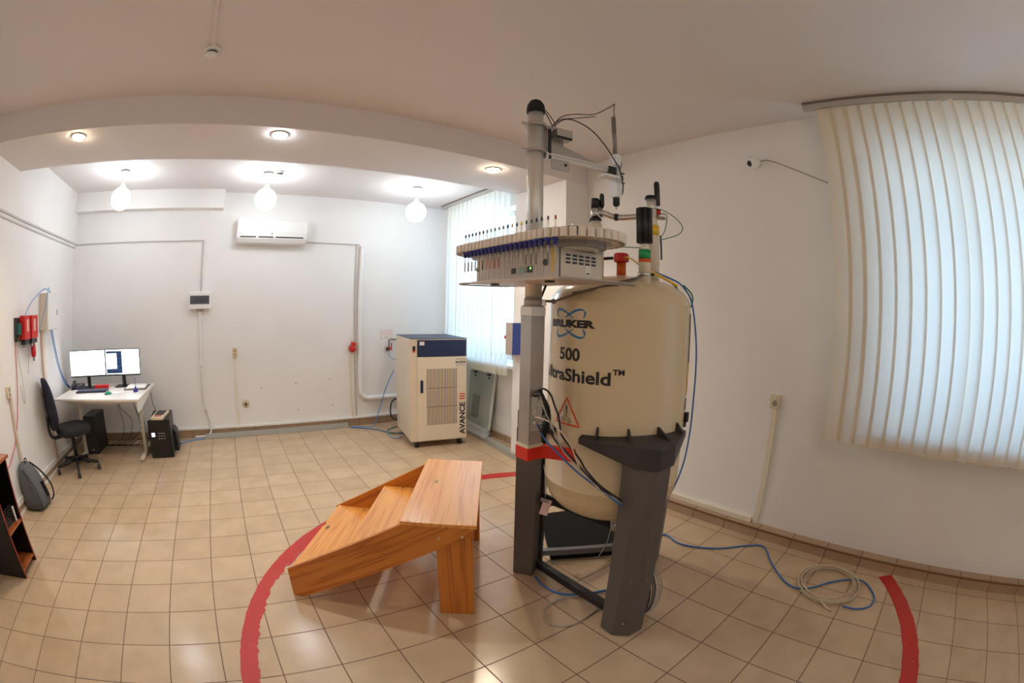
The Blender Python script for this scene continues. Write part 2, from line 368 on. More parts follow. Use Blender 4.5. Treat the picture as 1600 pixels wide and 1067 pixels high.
def downlight(x, y, col, power, label):
    z = 2.861; t = thing('recessed_downlight', label, 'downlight', (x, y, z), 'downlights in the beam')
    B().lathe([(.072, z-.001), (.072, z-.006), (.056, z-.010), (.052, z-.002)], (x, y, 0), 40).build('rim', M_alu, t)
    B().lathe([(.052, z-.003), (.050, z-.016), (.040, z-.024), (.02, z-.028), (.001, z-.029)], (x, y, 0), 32).build('lens', mat('lit lens %s' % label[:9], (1, 1, 1, 1), .3, emit=col+(1,), estr=55), t)
    l = bpy.data.lights.new('downlight_beam', 'SPOT'); l.energy = power; l.spot_size = 2.2; l.spot_blend = .8; l.color = col; l.shadow_soft_size = .05
    o = bpy.data.objects.new('downlight_beam', l); COL.objects.link(o); o.location = (x, y, z-.04)
downlight(-1.083, 1.56, (1, .82, .6), 30, 'warm glowing downlight in the beam near the left wall')
downlight(.609, 1.56, (.9, .95, 1), 30, 'cool white downlight in the middle of the beam')
downlight(2.49, 1.62, (1, .84, .66), 30, 'warm glowing downlight in the beam beside the tall steel pole')
def detector(x, y, label, lines):
    t = thing('smoke_detector', label, 'smoke detector', (x, y, ZC))
    B().lathe([(.052, ZC), (.052, ZC-.018), (.046, ZC-.026)], (x, y, 0), 32).build('base', M_white, t)
    B().lathe([(.034, ZC-.026), (.034, ZC-.04)], (x, y, 0), 24).build('sensor_slots', M_dark, t)
    B().lathe([(.04, ZC-.04), (.042, ZC-.048), (.03, ZC-.058), (.001, ZC-.06)], (x, y, 0), 32).build('cover', M_white, t)
detector(.02, .79, 'white smoke detector on the near ceiling at the end of a conduit', 1)
detector(.794, 3.24, 'white smoke detector on the ceiling beside the middle globe pendant', 0)
tag(B().box(.012, .03, YF, .755, ZC-.012, ZC).build('ceiling_conduit', M_ceil), 'thin conduit running along the ceiling to the near smoke detector', 'conduit')

# ================================================================== near-room lamps behind the camera position
M_warmglobe = mat('warm lit opal glass', (1, 1, 1, 1), .3, emit=(1.0, .87, .75, 1), estr=8.5)
for x, y, lab in ((-1.08, -2.75, 'lit warm globe pendant lamp in the front bay nearest the left wall'), (.67, -2.80, 'lit warm globe pendant lamp in the middle of the front bay'), (2.2, -4.1, 'lit warm globe pendant lamp in the front bay nearest the window blind')):
    t = thing('pendant_lamp', lab, 'ceiling lamp', (x, y, ZC), 'globe pendants in the front bay')
    B().lathe([(.045, ZC-.001), (.045, ZC-.02), (.032, ZC-.05), (.012, ZC-.065)], (x, y, 0), 24).build('canopy', M_white, t)
    B().cyl((x, y, ZC-.06), (x, y, 2.93), .004, n=8).build('cord', M_white, t)
    B().lathe([(.018, 2.94), (.03, 2.925), (.04, 2.895), (.035, 2.885)], (x, y, 0), 24).build('globe_cap', M_white, t)
    B().sphere((x, y, 2.775), .124, 24).build('glass_globe', M_warmglobe, t)

# ================================================================== window blinds
def blind(name, label, x, y0, y1, z0, z1, rail0, rail1, pitch, tilt, seed):
    t = thing('vertical_blind', label, 'blind', (x, (y0+y1)/2, z1))
    B().box(x-.022, x+.022, rail0, rail1, z1+.002, z1+.04).build('headrail', mat('aluminium rail', rgb(190, 184, 178), .4, metal=.3), t)
    B().box(x-.03, x+.03, rail0, rail1, z1+.04, ZC-.001).build('mounting_strip', mat('grey strip', rgb(120, 110, 104), .5), t)
    rnd = random.Random(seed); n = int(abs(y1-y0)/pitch)
    for i in range(n):
        yc = y0-(i+.5)*pitch; a = tilt+rnd.uniform(-.05, .05)
        if seed == 1 and i == 9: a = tilt+.5
        hw = .0635; dx, dy = math.sin(a)*hw, math.cos(a)*hw; b = B(); nz = 9; vs = []
        bow = rnd.uniform(-.004, .004); zz0 = z0+rnd.uniform(-.006, .006)
        for k in range(nz+1):
            z = zz0+(z1-zz0)*k/nz; o_ = bow*math.sin(PI*k/nz)
            for s_, w_ in ((-1, 0), (0, .003), (1, 0)): vs.append((x+s_*dx+o_+w_*math.cos(a), yc+s_*dy, z))
        fs = []
        for k in range(nz):
            for c_ in (0, 1): q = k*3+c_; fs.append((q, q+1, q+4, q+3))
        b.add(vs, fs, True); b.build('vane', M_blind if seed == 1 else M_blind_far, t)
    # bottom chain
    B().tube([(x-.01, y0-.01-(y0-y1-.02)*k/8, z0+.012) for k in range(9)], .0012, 5, 1).build('bottom_chain', M_white, t)
    return t
blind('b', 'wide cream vertical blind over the near window, glowing with daylight', 3.25, -1.005, -4.6, .88, 3.03, -.90, -4.7, .1075, .11, 1)
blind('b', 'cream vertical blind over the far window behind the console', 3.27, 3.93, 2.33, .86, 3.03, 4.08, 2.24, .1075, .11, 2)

# ================================================================== magnet
TX, TY = 2.15, -.10
mag = thing('nmr_magnet', 'large cream superconducting magnet tank standing on dark grey legs', 'magnet', (TX, TY, 0))
B().lathe([(.001, .54), (.10, .542), (.19, .556), (.25, .58), (.30, .615), (.335, .655), (.355, .70), (.363, .76), (.3645, .762), (.363, .764), (.363, 1.655), (.3645, 1.66), (.361, 1.664), (.352, 1.69), (.33, 1.718), (.29, 1.745), (.23, 1.77), (.15, 1.787), (.06, 1.797), (.001, 1.80)], (TX, TY, 0), 96).build('tank', M_tank, mag)
def on_tank(x, y, off=.0015, r=.363):
    return None
def tank_fn(ang_deg, z, r=.3645):
    a0 = math.radians(ang_deg)
    def fn(x, y):
        a = a0+x/r; return (TX+r*math.cos(a), TY+r*math.sin(a), z+y)
    return fn
b = B(); text_on(b, 'BRUKER', .044, tank_fn(179.15, 1.5415), bold=.0018, width=.2945); b.build('maker_lettering', M_text, mag)
b = B(); text_on(b, '500', .078, tank_fn(-179.65, 1.391), bold=.0012, width=.1317); b.build('field_lettering', M_text, mag)
b = B(); text_on(b, 'UltraShield', .080, tank_fn(179.3, 1.294), bold=.0012, width=.450); b.build('model_lettering', M_text, mag)
b = B(); text_on(b, 'TM', .034, tank_fn(-140, 1.341), bold=.0006, width=.053); b.build('trademark_lettering', M_text, mag)
def logo(b, dots, fn, s=1.0, lw=.0065):
    for sg in (1, -1):
        pts = []
        for i in range(56):
            a = 2*PI*i/56; u, v = .122*s*math.cos(a), .042*s*math.sin(a); t = math.radians(33)*sg
            pts.append((u*math.cos(t)-v*math.sin(t), (u*math.sin(t)+v*math.cos(t))*.95))
        hole = [p for p in pts if not (abs(p[1]) < .0200*s and abs(p[0]) > .0)]
        # break the orbits behind the lettering
        run = []; runs = []
        for p in pts+pts[:1]:
            if -.026*s < p[1] < .022*s and abs(p[0]) > .0: 
                if len(run) > 1: runs.append(run)
                run = []
            else: run.append(p)
        if len(run) > 1: runs.append(run)
        for rn in runs:
            nn = len(rn); ribbon(b, rn, (lambda t_, q=lw: q*(.45+1.1*abs(math.sin(PI*t_)))), fn)
    for (u, v) in ((-.086*s, .073*s), (-.086*s, -.073*s)):
        dots.add([fn(u+.008*s*math.cos(2*PI*k/12), v+.008*s*math.sin(2*PI*k/12)) for k in range(12)], [tuple(range(12))])
b = B(); logo(b, b, tank_fn(179.6, 1.558), .88); b.build('orbit_logo', M_logo, mag)
# warning triangle sticker
f = tank_fn(-179.6, 1.085, .3650); tri = [(-.080, .003), (0, .130), (.080, .003)]
b = B(); n_ = 10
edge = []
for k in range(3):
    p, q = tri[k], tri[(k+1) % 3]
    for j in range(n_): edge.append((p[0]+(q[0]-p[0])*j/n_, p[1]+(q[1]-p[1])*j/n_))
ribbon(b, edge, .0085, f, closed=True); b.build('warning_triangle', M_orange, mag)
b = B(); b.add([f(-.003, .052), f(.003, .052), f(.0045, .092), f(-.0045, .092)], [(0, 1, 2, 3)])
b.add([f(.004*math.cos(2*PI*k/10), .043+.004*math.sin(2*PI*k/10)) for k in range(10)], [tuple(range(10))])
for p in ([(-.036, .03), (-.022, .03)], [(-.038, .023), (-.02, .023)], [(-.036, .016), (-.02, .016)], [(-.014, .016), (-.008, .03), (-.002, .017)], [(.004, .029), (.02, .031), (.03, .025), (.026, .017), (.012, .015)]): ribbon(b, p, .0022, f)
b.build('warning_symbol', M_text, mag)
# side level strip on the right of the tank
b = B()
for a, z0, z1 in ((-64, 1.38, 1.62), (-65, 1.14, 1.20)):
    x_, y_ = TX+.366*math.cos(math.radians(a)), TY+.366*math.sin(math.radians(a)); B().cyl((x_, y_, z0), (x_, y_, z1), .0025, n=6).build('gauge_line', M_text, mag)
x_, y_ = TX+.367*math.cos(math.radians(-65)), TY+.367*math.sin(math.radians(-65))
B().cyl((x_, y_, 1.22), (x_, y_, 1.38), .003, n=6).build('yellow_gauge_strip', M_yellow, mag)
B().rbox((TX+.375*math.cos(math.radians(-62)), TY+.375*math.sin(math.radians(-62)), 1.10), (.02, .02, .05)).build('side_clip', M_black, mag)
# caps, ribs and legs
def cap(ang):
    a0 = math.radians(ang)
    P = lambda da, r: (TX+r*math.cos(a0+math.radians(da)), TY+r*math.sin(a0+math.radians(da)))
    outer = [(-46.5, .392, 1.018, 1.045), (-11, .505, .958, 1.055), (0, .552, .955, 1.056), (11, .512, .958, 1.055), (46.5, .392, 1.018, 1.045)]
    O = []
    for (d0, r0, zl0, zh0), (d1, r1, zl1, zh1) in zip(outer, outer[1:]):
        p0, p1 = P(d0, r0), P(d1, r1); m_ = 6 if abs(d1-d0) > 20 else 1
        for k in range(m_): t = k/m_; O.append((p0[0]+(p1[0]-p0[0])*t, p0[1]+(p1[1]-p0[1])*t, zl0+(zl1-zl0)*t, zh0+(zh1-zh0)*t))
    O.append(P(46.5, .392)+(1.018, 1.045)); n = len(O)
    b = B(); vs = []
    for i, (x, y, zl, zh) in enumerate(O):
        da = math.degrees(math.atan2(y-TY, x-TX))-ang; da = (da+180) % 360-180; xi, yi = P(da, .360)
        vs += [(x, y, zl), (x, y, zh), (xi, yi, zl), (xi, yi, zh+.012)]
    fs = []
    for i in range(n-1):
        a, c = 4*i, 4*i+4; fs += [(a, a+1, c+1, c), (a+1, a+3, c+3, c+1), (a+3, a+2, c+2, c+3), (a+2, a, c, c+2)]
    fs += [(0, 2, 3, 1), (4*n-4, 4*n-3, 4*n-1, 4*n-2)]
    b.add(vs, fs); o = b.build('shoulder_cap', M_dark, mag, bevel=.004)
    for da, ro in ((-34, .40), (-12, .47), (12, .475), (34, .41)):
        r = B(); d = Vector((math.cos(a0+math.radians(da)), math.sin(a0+math.radians(da)), 0)); s_ = Vector((-d.y, d.x, 0))*.005
        # gusset rib, tall at the tank and running out along the cap
        base = Vector((TX, TY, 0)); ext = .36+(ro-.36)*.9
        pts = [base+d*.358+Vector((0, 0, 1.05)), base+d*.358+Vector((0, 0, 1.102)), base+d*.372+Vector((0, 0, 1.100)), base+d*ext+Vector((0, 0, 1.058)), base+d*ext+Vector((0, 0, 1.045))]
        r.add([p-s_ for p in pts]+[p+s_ for p in pts], [(4, 3, 2, 1, 0), (5, 6, 7, 8, 9)]+[(i, (i+1) % 5, 5+(i+1) % 5, 5+i) for i in range(5)])
        r.build('rib', M_dark, o)
for a in (-118.5, 121.5, 1.5): cap(a)
def octleg(ang, dist, R=.118):
    a0 = math.radians(ang); cx, cy = TX+dist*math.cos(a0), TY+dist*math.sin(a0)
    poly = [(cx+R*math.cos(a0+k*PI/4), cy+R*math.sin(a0+k*PI/4)) for k in range(8)]
    o = B().prism(poly, (0, 0, 0), (1, 0, 0), (0, 1, 0), (0, 0, 1)).v
    b = B(); n = 8; vs = [(x, y, 0.001) for x, y in poly]+[(x, y, .972) for x, y in poly]
    b.add(vs, [tuple(range(8))[::-1], tuple(range(8, 16))]+[(i, (i+1) % 8, 8+(i+1) % 8, 8+i) for i in range(8)])
    l = b.build('leg', M_darkgrey, mag, bevel=.003)
    for k, z in ((7, .09), (7, .37), (0, .37)):
        s_ = B()
        t = a0+(k+.5)*PI/4; r = R*math.cos(PI/8)+.001
        s_.cyl((cx+(r-.002)*math.cos(t), cy+(r-.002)*math.sin(t), z), (cx+(r+.002)*math.cos(t), cy+(r+.002)*math.sin(t), z), .004, n=8)
        s_.build('screw', M_chrome, l)
octleg(-118.5, .418); octleg(1.5, .44)
lg = B().prism([(1.824, .327), (1.89, .219), (1.985, .277), (1.919, .385)], (0, 0, .001), (1, 0, 0), (0, 1, 0), (0, 0, .97)).build('leg', M_darkgrey, mag, bevel=.003)
B().prism([(1.985, .262), (2.03, .29), (1.985, .365), (1.94, .337)], (0, 0, .001), (1, 0, 0), (0, 1, 0), (0, 0, .96)).build('leg_core', M_blackmetal, mag)
# floor frame between the legs
def bar(p0, p1, w, h, name='frame_bar', m_=M_blackmetal, parent=mag):
    p0, p1 = Vector(p0), Vector(p1); d = p1-p0; L = d.length; a = math.atan2(d.y, d.x); e = -math.asin(d.z/L)
    return B().rbox((p0+p1)/2, (L, w, h), a, 0, e).build(name, m_, parent, bevel=.002)
bar((1.965, .26, .055), (1.955, -.40, .055), .045, .045)
bar((2.05, .34, .07), (2.56, .02, .07), .04, .04, m_=mat('blue grey steel', rgb(110, 112, 114), .4, metal=.4))
bar((1.98, .27, .53), (2.52, .12, .20), .05, .045)
bar((1.99, .26, .47), (2.20, .29, .42), .02, .02)
bar((2.02, -.44, .055), (2.55, -.14, .055), .045, .045)
# drain pipes under the tank
B().cyl((2.17, -.14, .548), (2.17, -.14, .43), .012, n=12).cyl((2.14, -.15, .548), (2.14, -.15, .44), .007, n=10).build('drain_pipe', M_alu, mag)
B().cyl((2.17, -.14, .45), (2.17, -.14, .40), .017, n=12).build('drain_valve', M_chrome, mag)
B().tube([(2.14, -.15, .45), (2.13, -.14, .33), (2.12, -.10, .22)], .0025, 6).build('drain_wire', M_greycable, mag)

# black magnetic shield sheet below
b = B(); poly = [(2.11, .30), (2.48, .85), (2.88, .70), (2.70, .22), (2.52, .05)]
tag(B().prism(poly, (0, 0, .002), (1, 0, 0), (0, 1, 0), (0, 0, .028)).build('black_mat', mat('black rubber', rgb(22, 21, 21), .85, spec=.2), bevel=.003), 'black square slab lying on the floor beneath the magnet', 'mat')
# helium and nitrogen necks
def neck(name_, x, y, parts):
    p = None
    for nm, prof, mt_, n in parts:
        o = B().lathe(prof, (x, y, 0), n, smooth=n > 12).build(nm, mt_, mag if p is None else p)
        if p is None: p = o
    return p
n2 = neck('a', 2.062, -.317, [
    ('helium_neck', [(.029, 1.72), (.029, 1.90), (.027, 1.92), (.02, 1.94), (.018, 1.96)], mat('off-white neck enamel', rgb(226, 214, 194), .3), 28),
    ('green_label', [(.0296, 1.868), (.0296, 1.912)], mat('green label', rgb(22, 150, 84), .4), 28),
    ('orange_label', [(.0296, 1.852), (.0296, 1.868)], M_orange, 28),
    ('hose_clamp', [(.0325, 1.788), (.0325, 1.803)], M_chrome, 28)])
for k in range(8):
    a = k*PI/4; B().cyl((2.062+.027*math.cos(a), -.317+.027*math.sin(a), 1.944), (2.062+.027*math.cos(a), -.317+.027*math.sin(a), 2.112), .0125, n=12).build('cooling_fin', M_black, n2)
B().cyl((2.062, -.317, 1.94), (2.062, -.317, 2.108), .024, n=16).build('black_sleeve', M_black, n2)
B().rbox((2.085, -.345, 1.796), (.02, .02, .012), .6).build('clamp_screw', M_black, n2)
n3 = neck('b', 2.285, -.200, [
    ('nitrogen_neck', [(.040, 1.72), (.040, 2.06), (.037, 2.085), (.028, 2.115), (.024, 2.13)], mat('off-white neck enamel', rgb(226, 214, 194), .3), 32),
    ('yellow_label', [(.0406, 2.022), (.0406, 2.075)], M_yellow, 32),
    ('silver_collar', [(.029, 2.13), (.029, 2.225)], M_alu, 28),
    ('black_lid', [(.034, 2.222), (.034, 2.232), (.028, 2.242), (.001, 2.244)], M_black, 24)])
B().cyl((2.315, -.225, 2.14), (2.315, -.225, 2.17), .014, n=12).build('valve_body', M_red, n3)
B().lathe([(.014, 2.19), (.0165, 2.20), (.0165, 2.31), (.012, 2.325), (.001, 2.328)], (2.312, -.222, 0), 16).build('valve_handle', M_black, n3)
B().lathe([(.001, 2.112), (.03, 2.118), (.038, 2.135), (.03, 2.15), (.001, 2.155)], (2.345, -.225, 0), 24).build('relief_valve', M_chrome, n3)
n1 = neck('c', 2.095, .034, [
    ('helium_tower', [(.046, 1.72), (.046, 2.02), (.044, 2.05), (.026, 2.098)], mat('off-white neck enamel', rgb(226, 214, 194), .3), 32),
    ('black_ring', [(.032, 2.096), (.034, 2.104), (.032, 2.112)], M_black, 28),
    ('silver_collar', [(.025, 2.112), (.025, 2.165)], M_chrome, 28),
    ('knurled_cap', [(.0245, 2.165), (.0245, 2.212), (.02, 2.222), (.001, 2.223)], M_black, 14)])
B().cyl((2.125, .015, 2.12), (2.125, .015, 2.18), .008, n=10).build('valve_stem', M_chrome, n1)
B().lathe([(.010, 2.175), (.0135, 2.185), (.0135, 2.24), (.009, 2.252), (.001, 2.254)], (2.125, .013, 0), 14).build('valve_handle', M_black, n1)
B().tube([(2.105, .02, 2.145), (2.135, -.01, 2.135), (2.16, -.045, 2.12), (2.19, -.085, 2.118), (2.235, -.15, 2.125), (2.27, -.19, 2.14)], .0165, 14).build('gas_manifold', M_chrome, mag)
B().cyl((2.160, -.045, 2.120), (2.172, -.062, 2.119), .0195, n=16).build('manifold_joint', M_black, mag)
# bore top: amber tube and red collar
B().cyl((2.15, -.10, 1.79), (2.15, -.10, 1.875), .025, n=24).build('bore_tube', mat('amber plastic', rgb(222, 92, 22), .2, trans=.3), mag)
B().lathe([(.036, 1.872), (.040, 1.88), (.040, 1.91), (.034, 1.918), (.001, 1.92)], (2.15, -.10, 0), 24).build('bore_cap', M_red, mag)
B().cyl((2.15, -.10, 1.786), (2.15, -.10, 1.802), .032, n=24).build('bore_ring', M_white, mag)
B().cyl((2.12, -.07, 1.893), (2.085, -.035, 1.888), .008, n=10).build('bore_connector', M_black, mag)

# ------------------------------------------------------------------ sample changer on its column
CX, CY = 1.66, .01
sc = thing('sample_changer', 'beige sample changer with a pole, gripper arm and oval carousel beside the magnet', 'sample changer', (CX, CY, .92))
h = .0395
B().box(CX-h, CX+h, CY-h, CY+h, .975, 1.587).build('column', M_aluplate, sc, bevel=.003)
for x, z in ((CX-.012, 1.235), (CX+.022, 1.235), (CX-.0, 1.222)): B().cyl((x, CY-h+.001, z), (x, CY-h-.002, z), .0045, n=10).build('column_screw', M_dark, sc)
for z in (1.165, 1.178, 1.19): B().cyl((CX-h+.001, CY-.012, z), (CX-h-.001, CY-.012, z), .0018, n=6).build('column_screw', M_dark, sc)
B().box(CX-h-.002, CX+h+.002, CY-h-.002, CY+h+.002, 1.587, 1.628).build('column_head', M_white, sc, bevel=.002)
B().box(CX-h-.006, CX+h+.006, CY-h-.006, CY+h+.006, .972, .992).build('column_foot', M_cream, sc, bevel=.002)
# red bracket that holds the column to the magnet
B().box(CX-h-.008, CX+h+.008, CY-h-.008, CY+h+.008, .915, .978).build('bracket_socket', M_redpaint, sc, bevel=.003)
B().box(CX-.015, CX+.015, CY-.015, CY+.015, .912, .925).build('bracket_plug', M_redpaint, sc)
pts = [(CX+h-.006, CY-h-.004), (CX+h+.02, CY-h-.03), (1.775, -.155), (1.785, -.172), (1.80, -.168), (1.79, -.14), (CX+h+.03, CY-.01), (CX+h, CY+.02)]
B().prism(pts, (0, 0, .915), (1, 0, 0), (0, 1, 0), (0, 0, .062)).build('bracket_arm', M_redpaint, sc, bevel=.002)
B().box(CX-.037, CX+.037, CY-.037, CY+.037, 1.628, 1.634).cyl((CX, CY, 1.63), (CX, CY, 1.665), .043, n=32).build('foot_collar', M_aluplate, sc)
B().rbox((CX+.035, CY-.035, 1.648), (.02, .03, .03), -.8).build('collar_clamp', M_chrome, sc, bevel=.002)
B().cyl((CX, CY, 1.66), (CX, CY, 2.598), .0385, n=40).build('pole', M_alu, sc)
B().lathe([(.0445, 2.585), (.046, 2.605), (.042, 2.632), (.028, 2.655), (.012, 2.665), (.001, 2.667)], (CX, CY, 0), 24).build('pole_cap', mat('black foam', rgb(20, 19, 19), .8, bump=.6, bscale=90), sc)
# tie rods to the magnet
B().tube([(1.68, -.055, 1.655), (1.708, -.075, 1.655)], .006, 8, 1).cyl((1.703, -.082, 1.655), (1.713, -.070, 1.655), .012, n=14).tube([(1.708, -.075, 1.655), (1.80, -.18, 1.705), (1.985, -.335, 1.775), (2.04, -.33, 1.792)], .0055, 8, 1).tube([(1.77, -.13, 1.695), (1.90, -.28, 1.735), (1.975, -.34, 1.765)], .004, 8, 1).build('tie_rod', mat('dull steel', rgb(120, 108, 98), .4, metal=.8), sc)
B().tube([(1.68, -.01, 1.655), (1.745, .02, 1.735)], .006, 8, 1).build('rear_tie_rod', mat('dull steel', rgb(120, 108, 98), .4, metal=.8), sc)
# electronics box
bx = B().box(1.502, 1.765, -.318, .235, 1.742, 1.858).build('electronics_box', M_beige, sc, bevel=.006)
B().box(1.495, 1.515, -.322, .238, 1.742, 1.858).build('front_panel', mat('pale grey front panel', rgb(204, 194, 184), .4), bx, bevel=.003)
B().box(1.4935, 1.4955, -.311, -.300, 1.76, 1.852).build('yellow_edge_stripe', M_yellow, bx)
B().box(1.512, 1.520, -.3225, -.3195, 1.742, 1.858).build('panel_seam', mat('brown seam', rgb(110, 84, 70), .5), bx)
b = B()
for c_ in range(5):
    for r_i in range(3): b.rbox((1.563+c_*.036, -.3185, 1.832-r_i*.0145), (.024, .003, .008))
b.build('vent_slots', M_black, bx)
B().box(1.655, 1.69, -.3205, -.3185, 1.757, 1.797).build('approval_label', M_paper, bx)
b = B(); text_on(b, 'CE', .024, lambda x, y: (1.6725+x, -.3213, 1.777+y)); b.box(1.662, 1.683, -.3214, -.3212, 1.763, 1.768); b.build('approval_mark', M_dark, bx)
B().box(1.4925, 1.4955, -.075, -.045, 1.765, 1.788).build('left_keypad', M_dark, bx)
B().box(1.4925, 1.4955, -.137, -.087, 1.765, 1.79).build('lcd_display', mat('lcd glass', rgb(150, 168, 150), .25), bx)
B().box(1.4925, 1.4955, -.185, -.15, 1.765, 1.79).build('right_keypad', M_dark, bx)
B().cyl((1.4935, -.175, 1.782), (1.4915, -.175, 1.782), .004, n=12).build('green_indicator', mat('green led', (0, .2, 0, 1), .3, emit=(.2, 1, .1, 1), estr=1.5), bx)
b = B().cyl((1.494, -.268, 1.80), (1.488, -.268, 1.80), .013, n=20); b.build('rotary_knob', M_black, bx)
B().cyl((1.494, .225, 1.80), (1.489, .225, 1.80), .010, n=16).build('panel_button', mat('brown button', rgb(96, 66, 50), .4), bx)
b = B()
for k in range(26): y = .21-k*.0185; b.box(1.4942, 1.4952, y, y+.0016, 1.75, 1.852)
b.build('front_grooves', mat('groove grey', rgb(168, 156, 146), .6), bx)
# base tray and guard rail
B().box(1.475, 1.79, -.335, .255, 1.731, 1.743).build('base_tray', mat('tray enamel', rgb(206, 190, 174), .4), sc, bevel=.003)
b = B()
for y in (-.25, .13): B().cyl((1.53, y, 1.732), (1.53, y, 1.724), .02, n=18).build('tray_foot', M_dark, sc)
B().tube([(1.53, .24, 1.737), (1.47, .33, 1.737), (1.52, .42, 1.737), (1.66, .43, 1.737), (1.78, .36, 1.737), (1.79, .24, 1.737)], .004, 6).build('rail_left', M_aluplate, sc)
B().tube([(1.50, -.335, 1.735), (1.57, -.365, 1.735), (1.75, -.41, 1.735), (1.88, -.40, 1.735), (1.94, -.33, 1.735), (1.86, -.27, 1.738), (1.79, -.25, 1.738)], .004, 6).tube([(1.60, -.338, 1.738), (1.80, -.35, 1.738), (1.86, -.345, 1.74)], .003, 6).build('rail_right', M_aluplate, sc)
# carousel plate
cA, cB, R0 = -.32, .25, .17
def oval(s_, R=R0, X=1.61):
    L1 = cB-cA; P = 2*L1+2*PI*R; s_ = (s_ % 1.0)*P
    if s_ < L1: return (X-R, cB-s_), (-1, 0)
    s_ -= L1
    if s_ < PI*R: a = PI+s_/R; return (X+R*math.cos(a), cA+R*math.sin(a)), (math.cos(a), math.sin(a))
    s_ -= PI*R
    if s_ < L1: return (X+R, cA+s_), (1, 0)
    s_ -= L1; a = s_/R; return (X+R*math.cos(a), cB+R*math.sin(a)), (math.cos(a), math.sin(a))
plate = [oval(k/80, R0-.028)[0] for k in range(80)]
B().prism(plate, (0, 0, 1.878), (1, 0, 0), (0, 1, 0), (0, 0, .008)).build('carousel_plate', M_aluplate, sc)
B().prism([oval(k/80, R0-.055)[0] for k in range(80)], (0, 0, 1.858), (1, 0, 0), (0, 1, 0), (0, 0, .02)).build('plate_support', M_grey, sc)
for y in (cA, cB):
    B().cyl((1.61, y, 1.852), (1.61, y, 1.90), .085, n=40).cyl((1.61, y, 1.90), (1.61, y, 1.915), .03, n=20).build('sprocket_wheel', M_alu, sc)
B().box(1.60, 1.74, -.345, -.322, 1.852, 1.872).build('guide_block', M_aluplate, sc, bevel=.002)
k0 = B().lathe([(.028, 1.905), (.030, 1.915), (.030, 1.95), (.022, 1.958), (.001, 1.96)], (1.62, -.285, 0), 12).build('chain_tension_knob', M_black, sc)
B().cyl((1.62, -.285, 1.955), (1.62, -.285, 1.972), .007, n=12).build('knob_stud', M_chrome, k0)
# one holder block, repeated round the oval
def block():
    b = B(); b.rbox((0, 0, .019), (.038, .024, .036)); b.cyl((.012, 0, .001), (.012, 0, .038), .0145, n=16); b.cyl((0, 0, .036), (0, 0, .0405), .010, n=12)
    return b.build('holder', mat('ivory chain plastic', rgb(232, 222, 208), .5), sc, loc=(0, 0, 0), bevel=.002)
h0 = block(); NB = 72
for k in range(NB):
    (x, y), (nx, ny) = oval((k+.5)/NB); o = h0 if k == 0 else h0.copy()
    if k: COL.objects.link(o); o.parent = sc
    o.location = (x-CX, y-CY, 1.879-.92); o.rotation_euler = (0, 0, math.atan2(ny, nx))
# arm
ax = Vector((2.10-CX, -.07-CY, 0)).normalized(); ay = Vector((-ax.y, ax.x, 0)); HX, HY = 2.13, -.085
def A(u, v, z): return Vector((CX, CY, 0))+ax*u+ay*v+Vector((0, 0, z))
aa = math.atan2(ax.y, ax.x); AL = (Vector((HX, HY, 0))-Vector((CX, CY, 0))).dot(ax)
for z in (2.515, 2.375):
    B().cyl((CX, CY, z-.008), (CX, CY, z+.008), .052, n=32).rbox(A(-.062, 0, z), (.03, .022, .012), aa).rbox(A(.055, 0, z), (.05, .05, .016), aa).build('pole_clamp', M_aluplate, sc, bevel=.002)
B().rbox(A(.062, 0, 2.445), (.022, .05, .15), aa).build('mounting_post', M_aluplate, sc, bevel=.002)
B().rbox(A(.06, -.03, 2.42), (.012, .012, .16), aa).build('guide_channel', M_blackmetal, sc)
w_ = B().prism([(.075, 2.345), (.075, 2.50), (.155, 2.50), (.155, 2.435), (AL-.03, 2.365), (AL-.03, 2.345)], Vector((CX, CY, 0))-ay*.004, ax, (0, 0, 1), ay*.008).build('arm_web', M_aluplate, sc)
B().rbox(A(.085+(AL-.12)/2-.02, -.022, 2.357), (AL-.07, .024, .03), aa).rbox(A(.085+(AL-.12)/2-.02, -.036, 2.361), (AL-.07, .008, .008), aa).build('arm_beam', M_alu, sc, bevel=.002)
B().rbox(A(.13, -.03, 2.48), (.09, .06, .05), aa).build('motor_housing', M_aluplate, sc, bevel=.002)
B().rbox(A(.125, -.061, 2.455), (.085, .004, .014), aa).build('housing_slot', M_black, sc)
B().rbox(A(.12, -.03, 2.315), (.10, .012, .05), aa).build('lower_plate', M_aluplate, sc, bevel=.002)
B().cyl(A(.145, -.037, 2.32), A(.145, -.042, 2.32), .007, n=12).build('plate_bolt', M_black, sc)
B().rbox(A(AL-.045, -.02, 2.352), (.05, .05, .044), aa).build('arm_end_block', M_black, sc, bevel=.003)
B().rbox(A(AL-.055, -.025, 2.318), (.10, .06, .014), aa).build('arm_end_plate', M_white, sc, bevel=.002)
gh = B().rbox((HX, HY, 2.338), (.042, .05, .235), aa).build('gripper_head', mat('silver grey enamel', rgb(206, 204, 202), .35, metal=.3), sc, bevel=.003)
B().rbox((HX-.012, HY-.02, 2.25), (.035, .035, .075), aa).build('lower_cover', M_white, gh, bevel=.002)
B().rbox((HX-.015, HY-.022, 2.42), (.035, .035, .06), aa).build('upper_cover', M_white, gh, bevel=.002)
B().cyl((HX, HY, 2.455), (HX, HY, 2.69), .013, n=16).build('cylinder_rod', mat('grey cylinder', rgb(142, 134, 130), .35, metal=.6), gh)
B().cyl((HX+.004, HY-.004, 2.69), (HX+.004, HY-.004, 2.735), .006, .002, n=10).build('rod_tip', M_grey, gh)
B().lathe([(.001, 2.150), (.006, 2.155), (.008, 2.17)], (HX, HY, 0), 12).build('gripper_tip', M_chrome, gh)
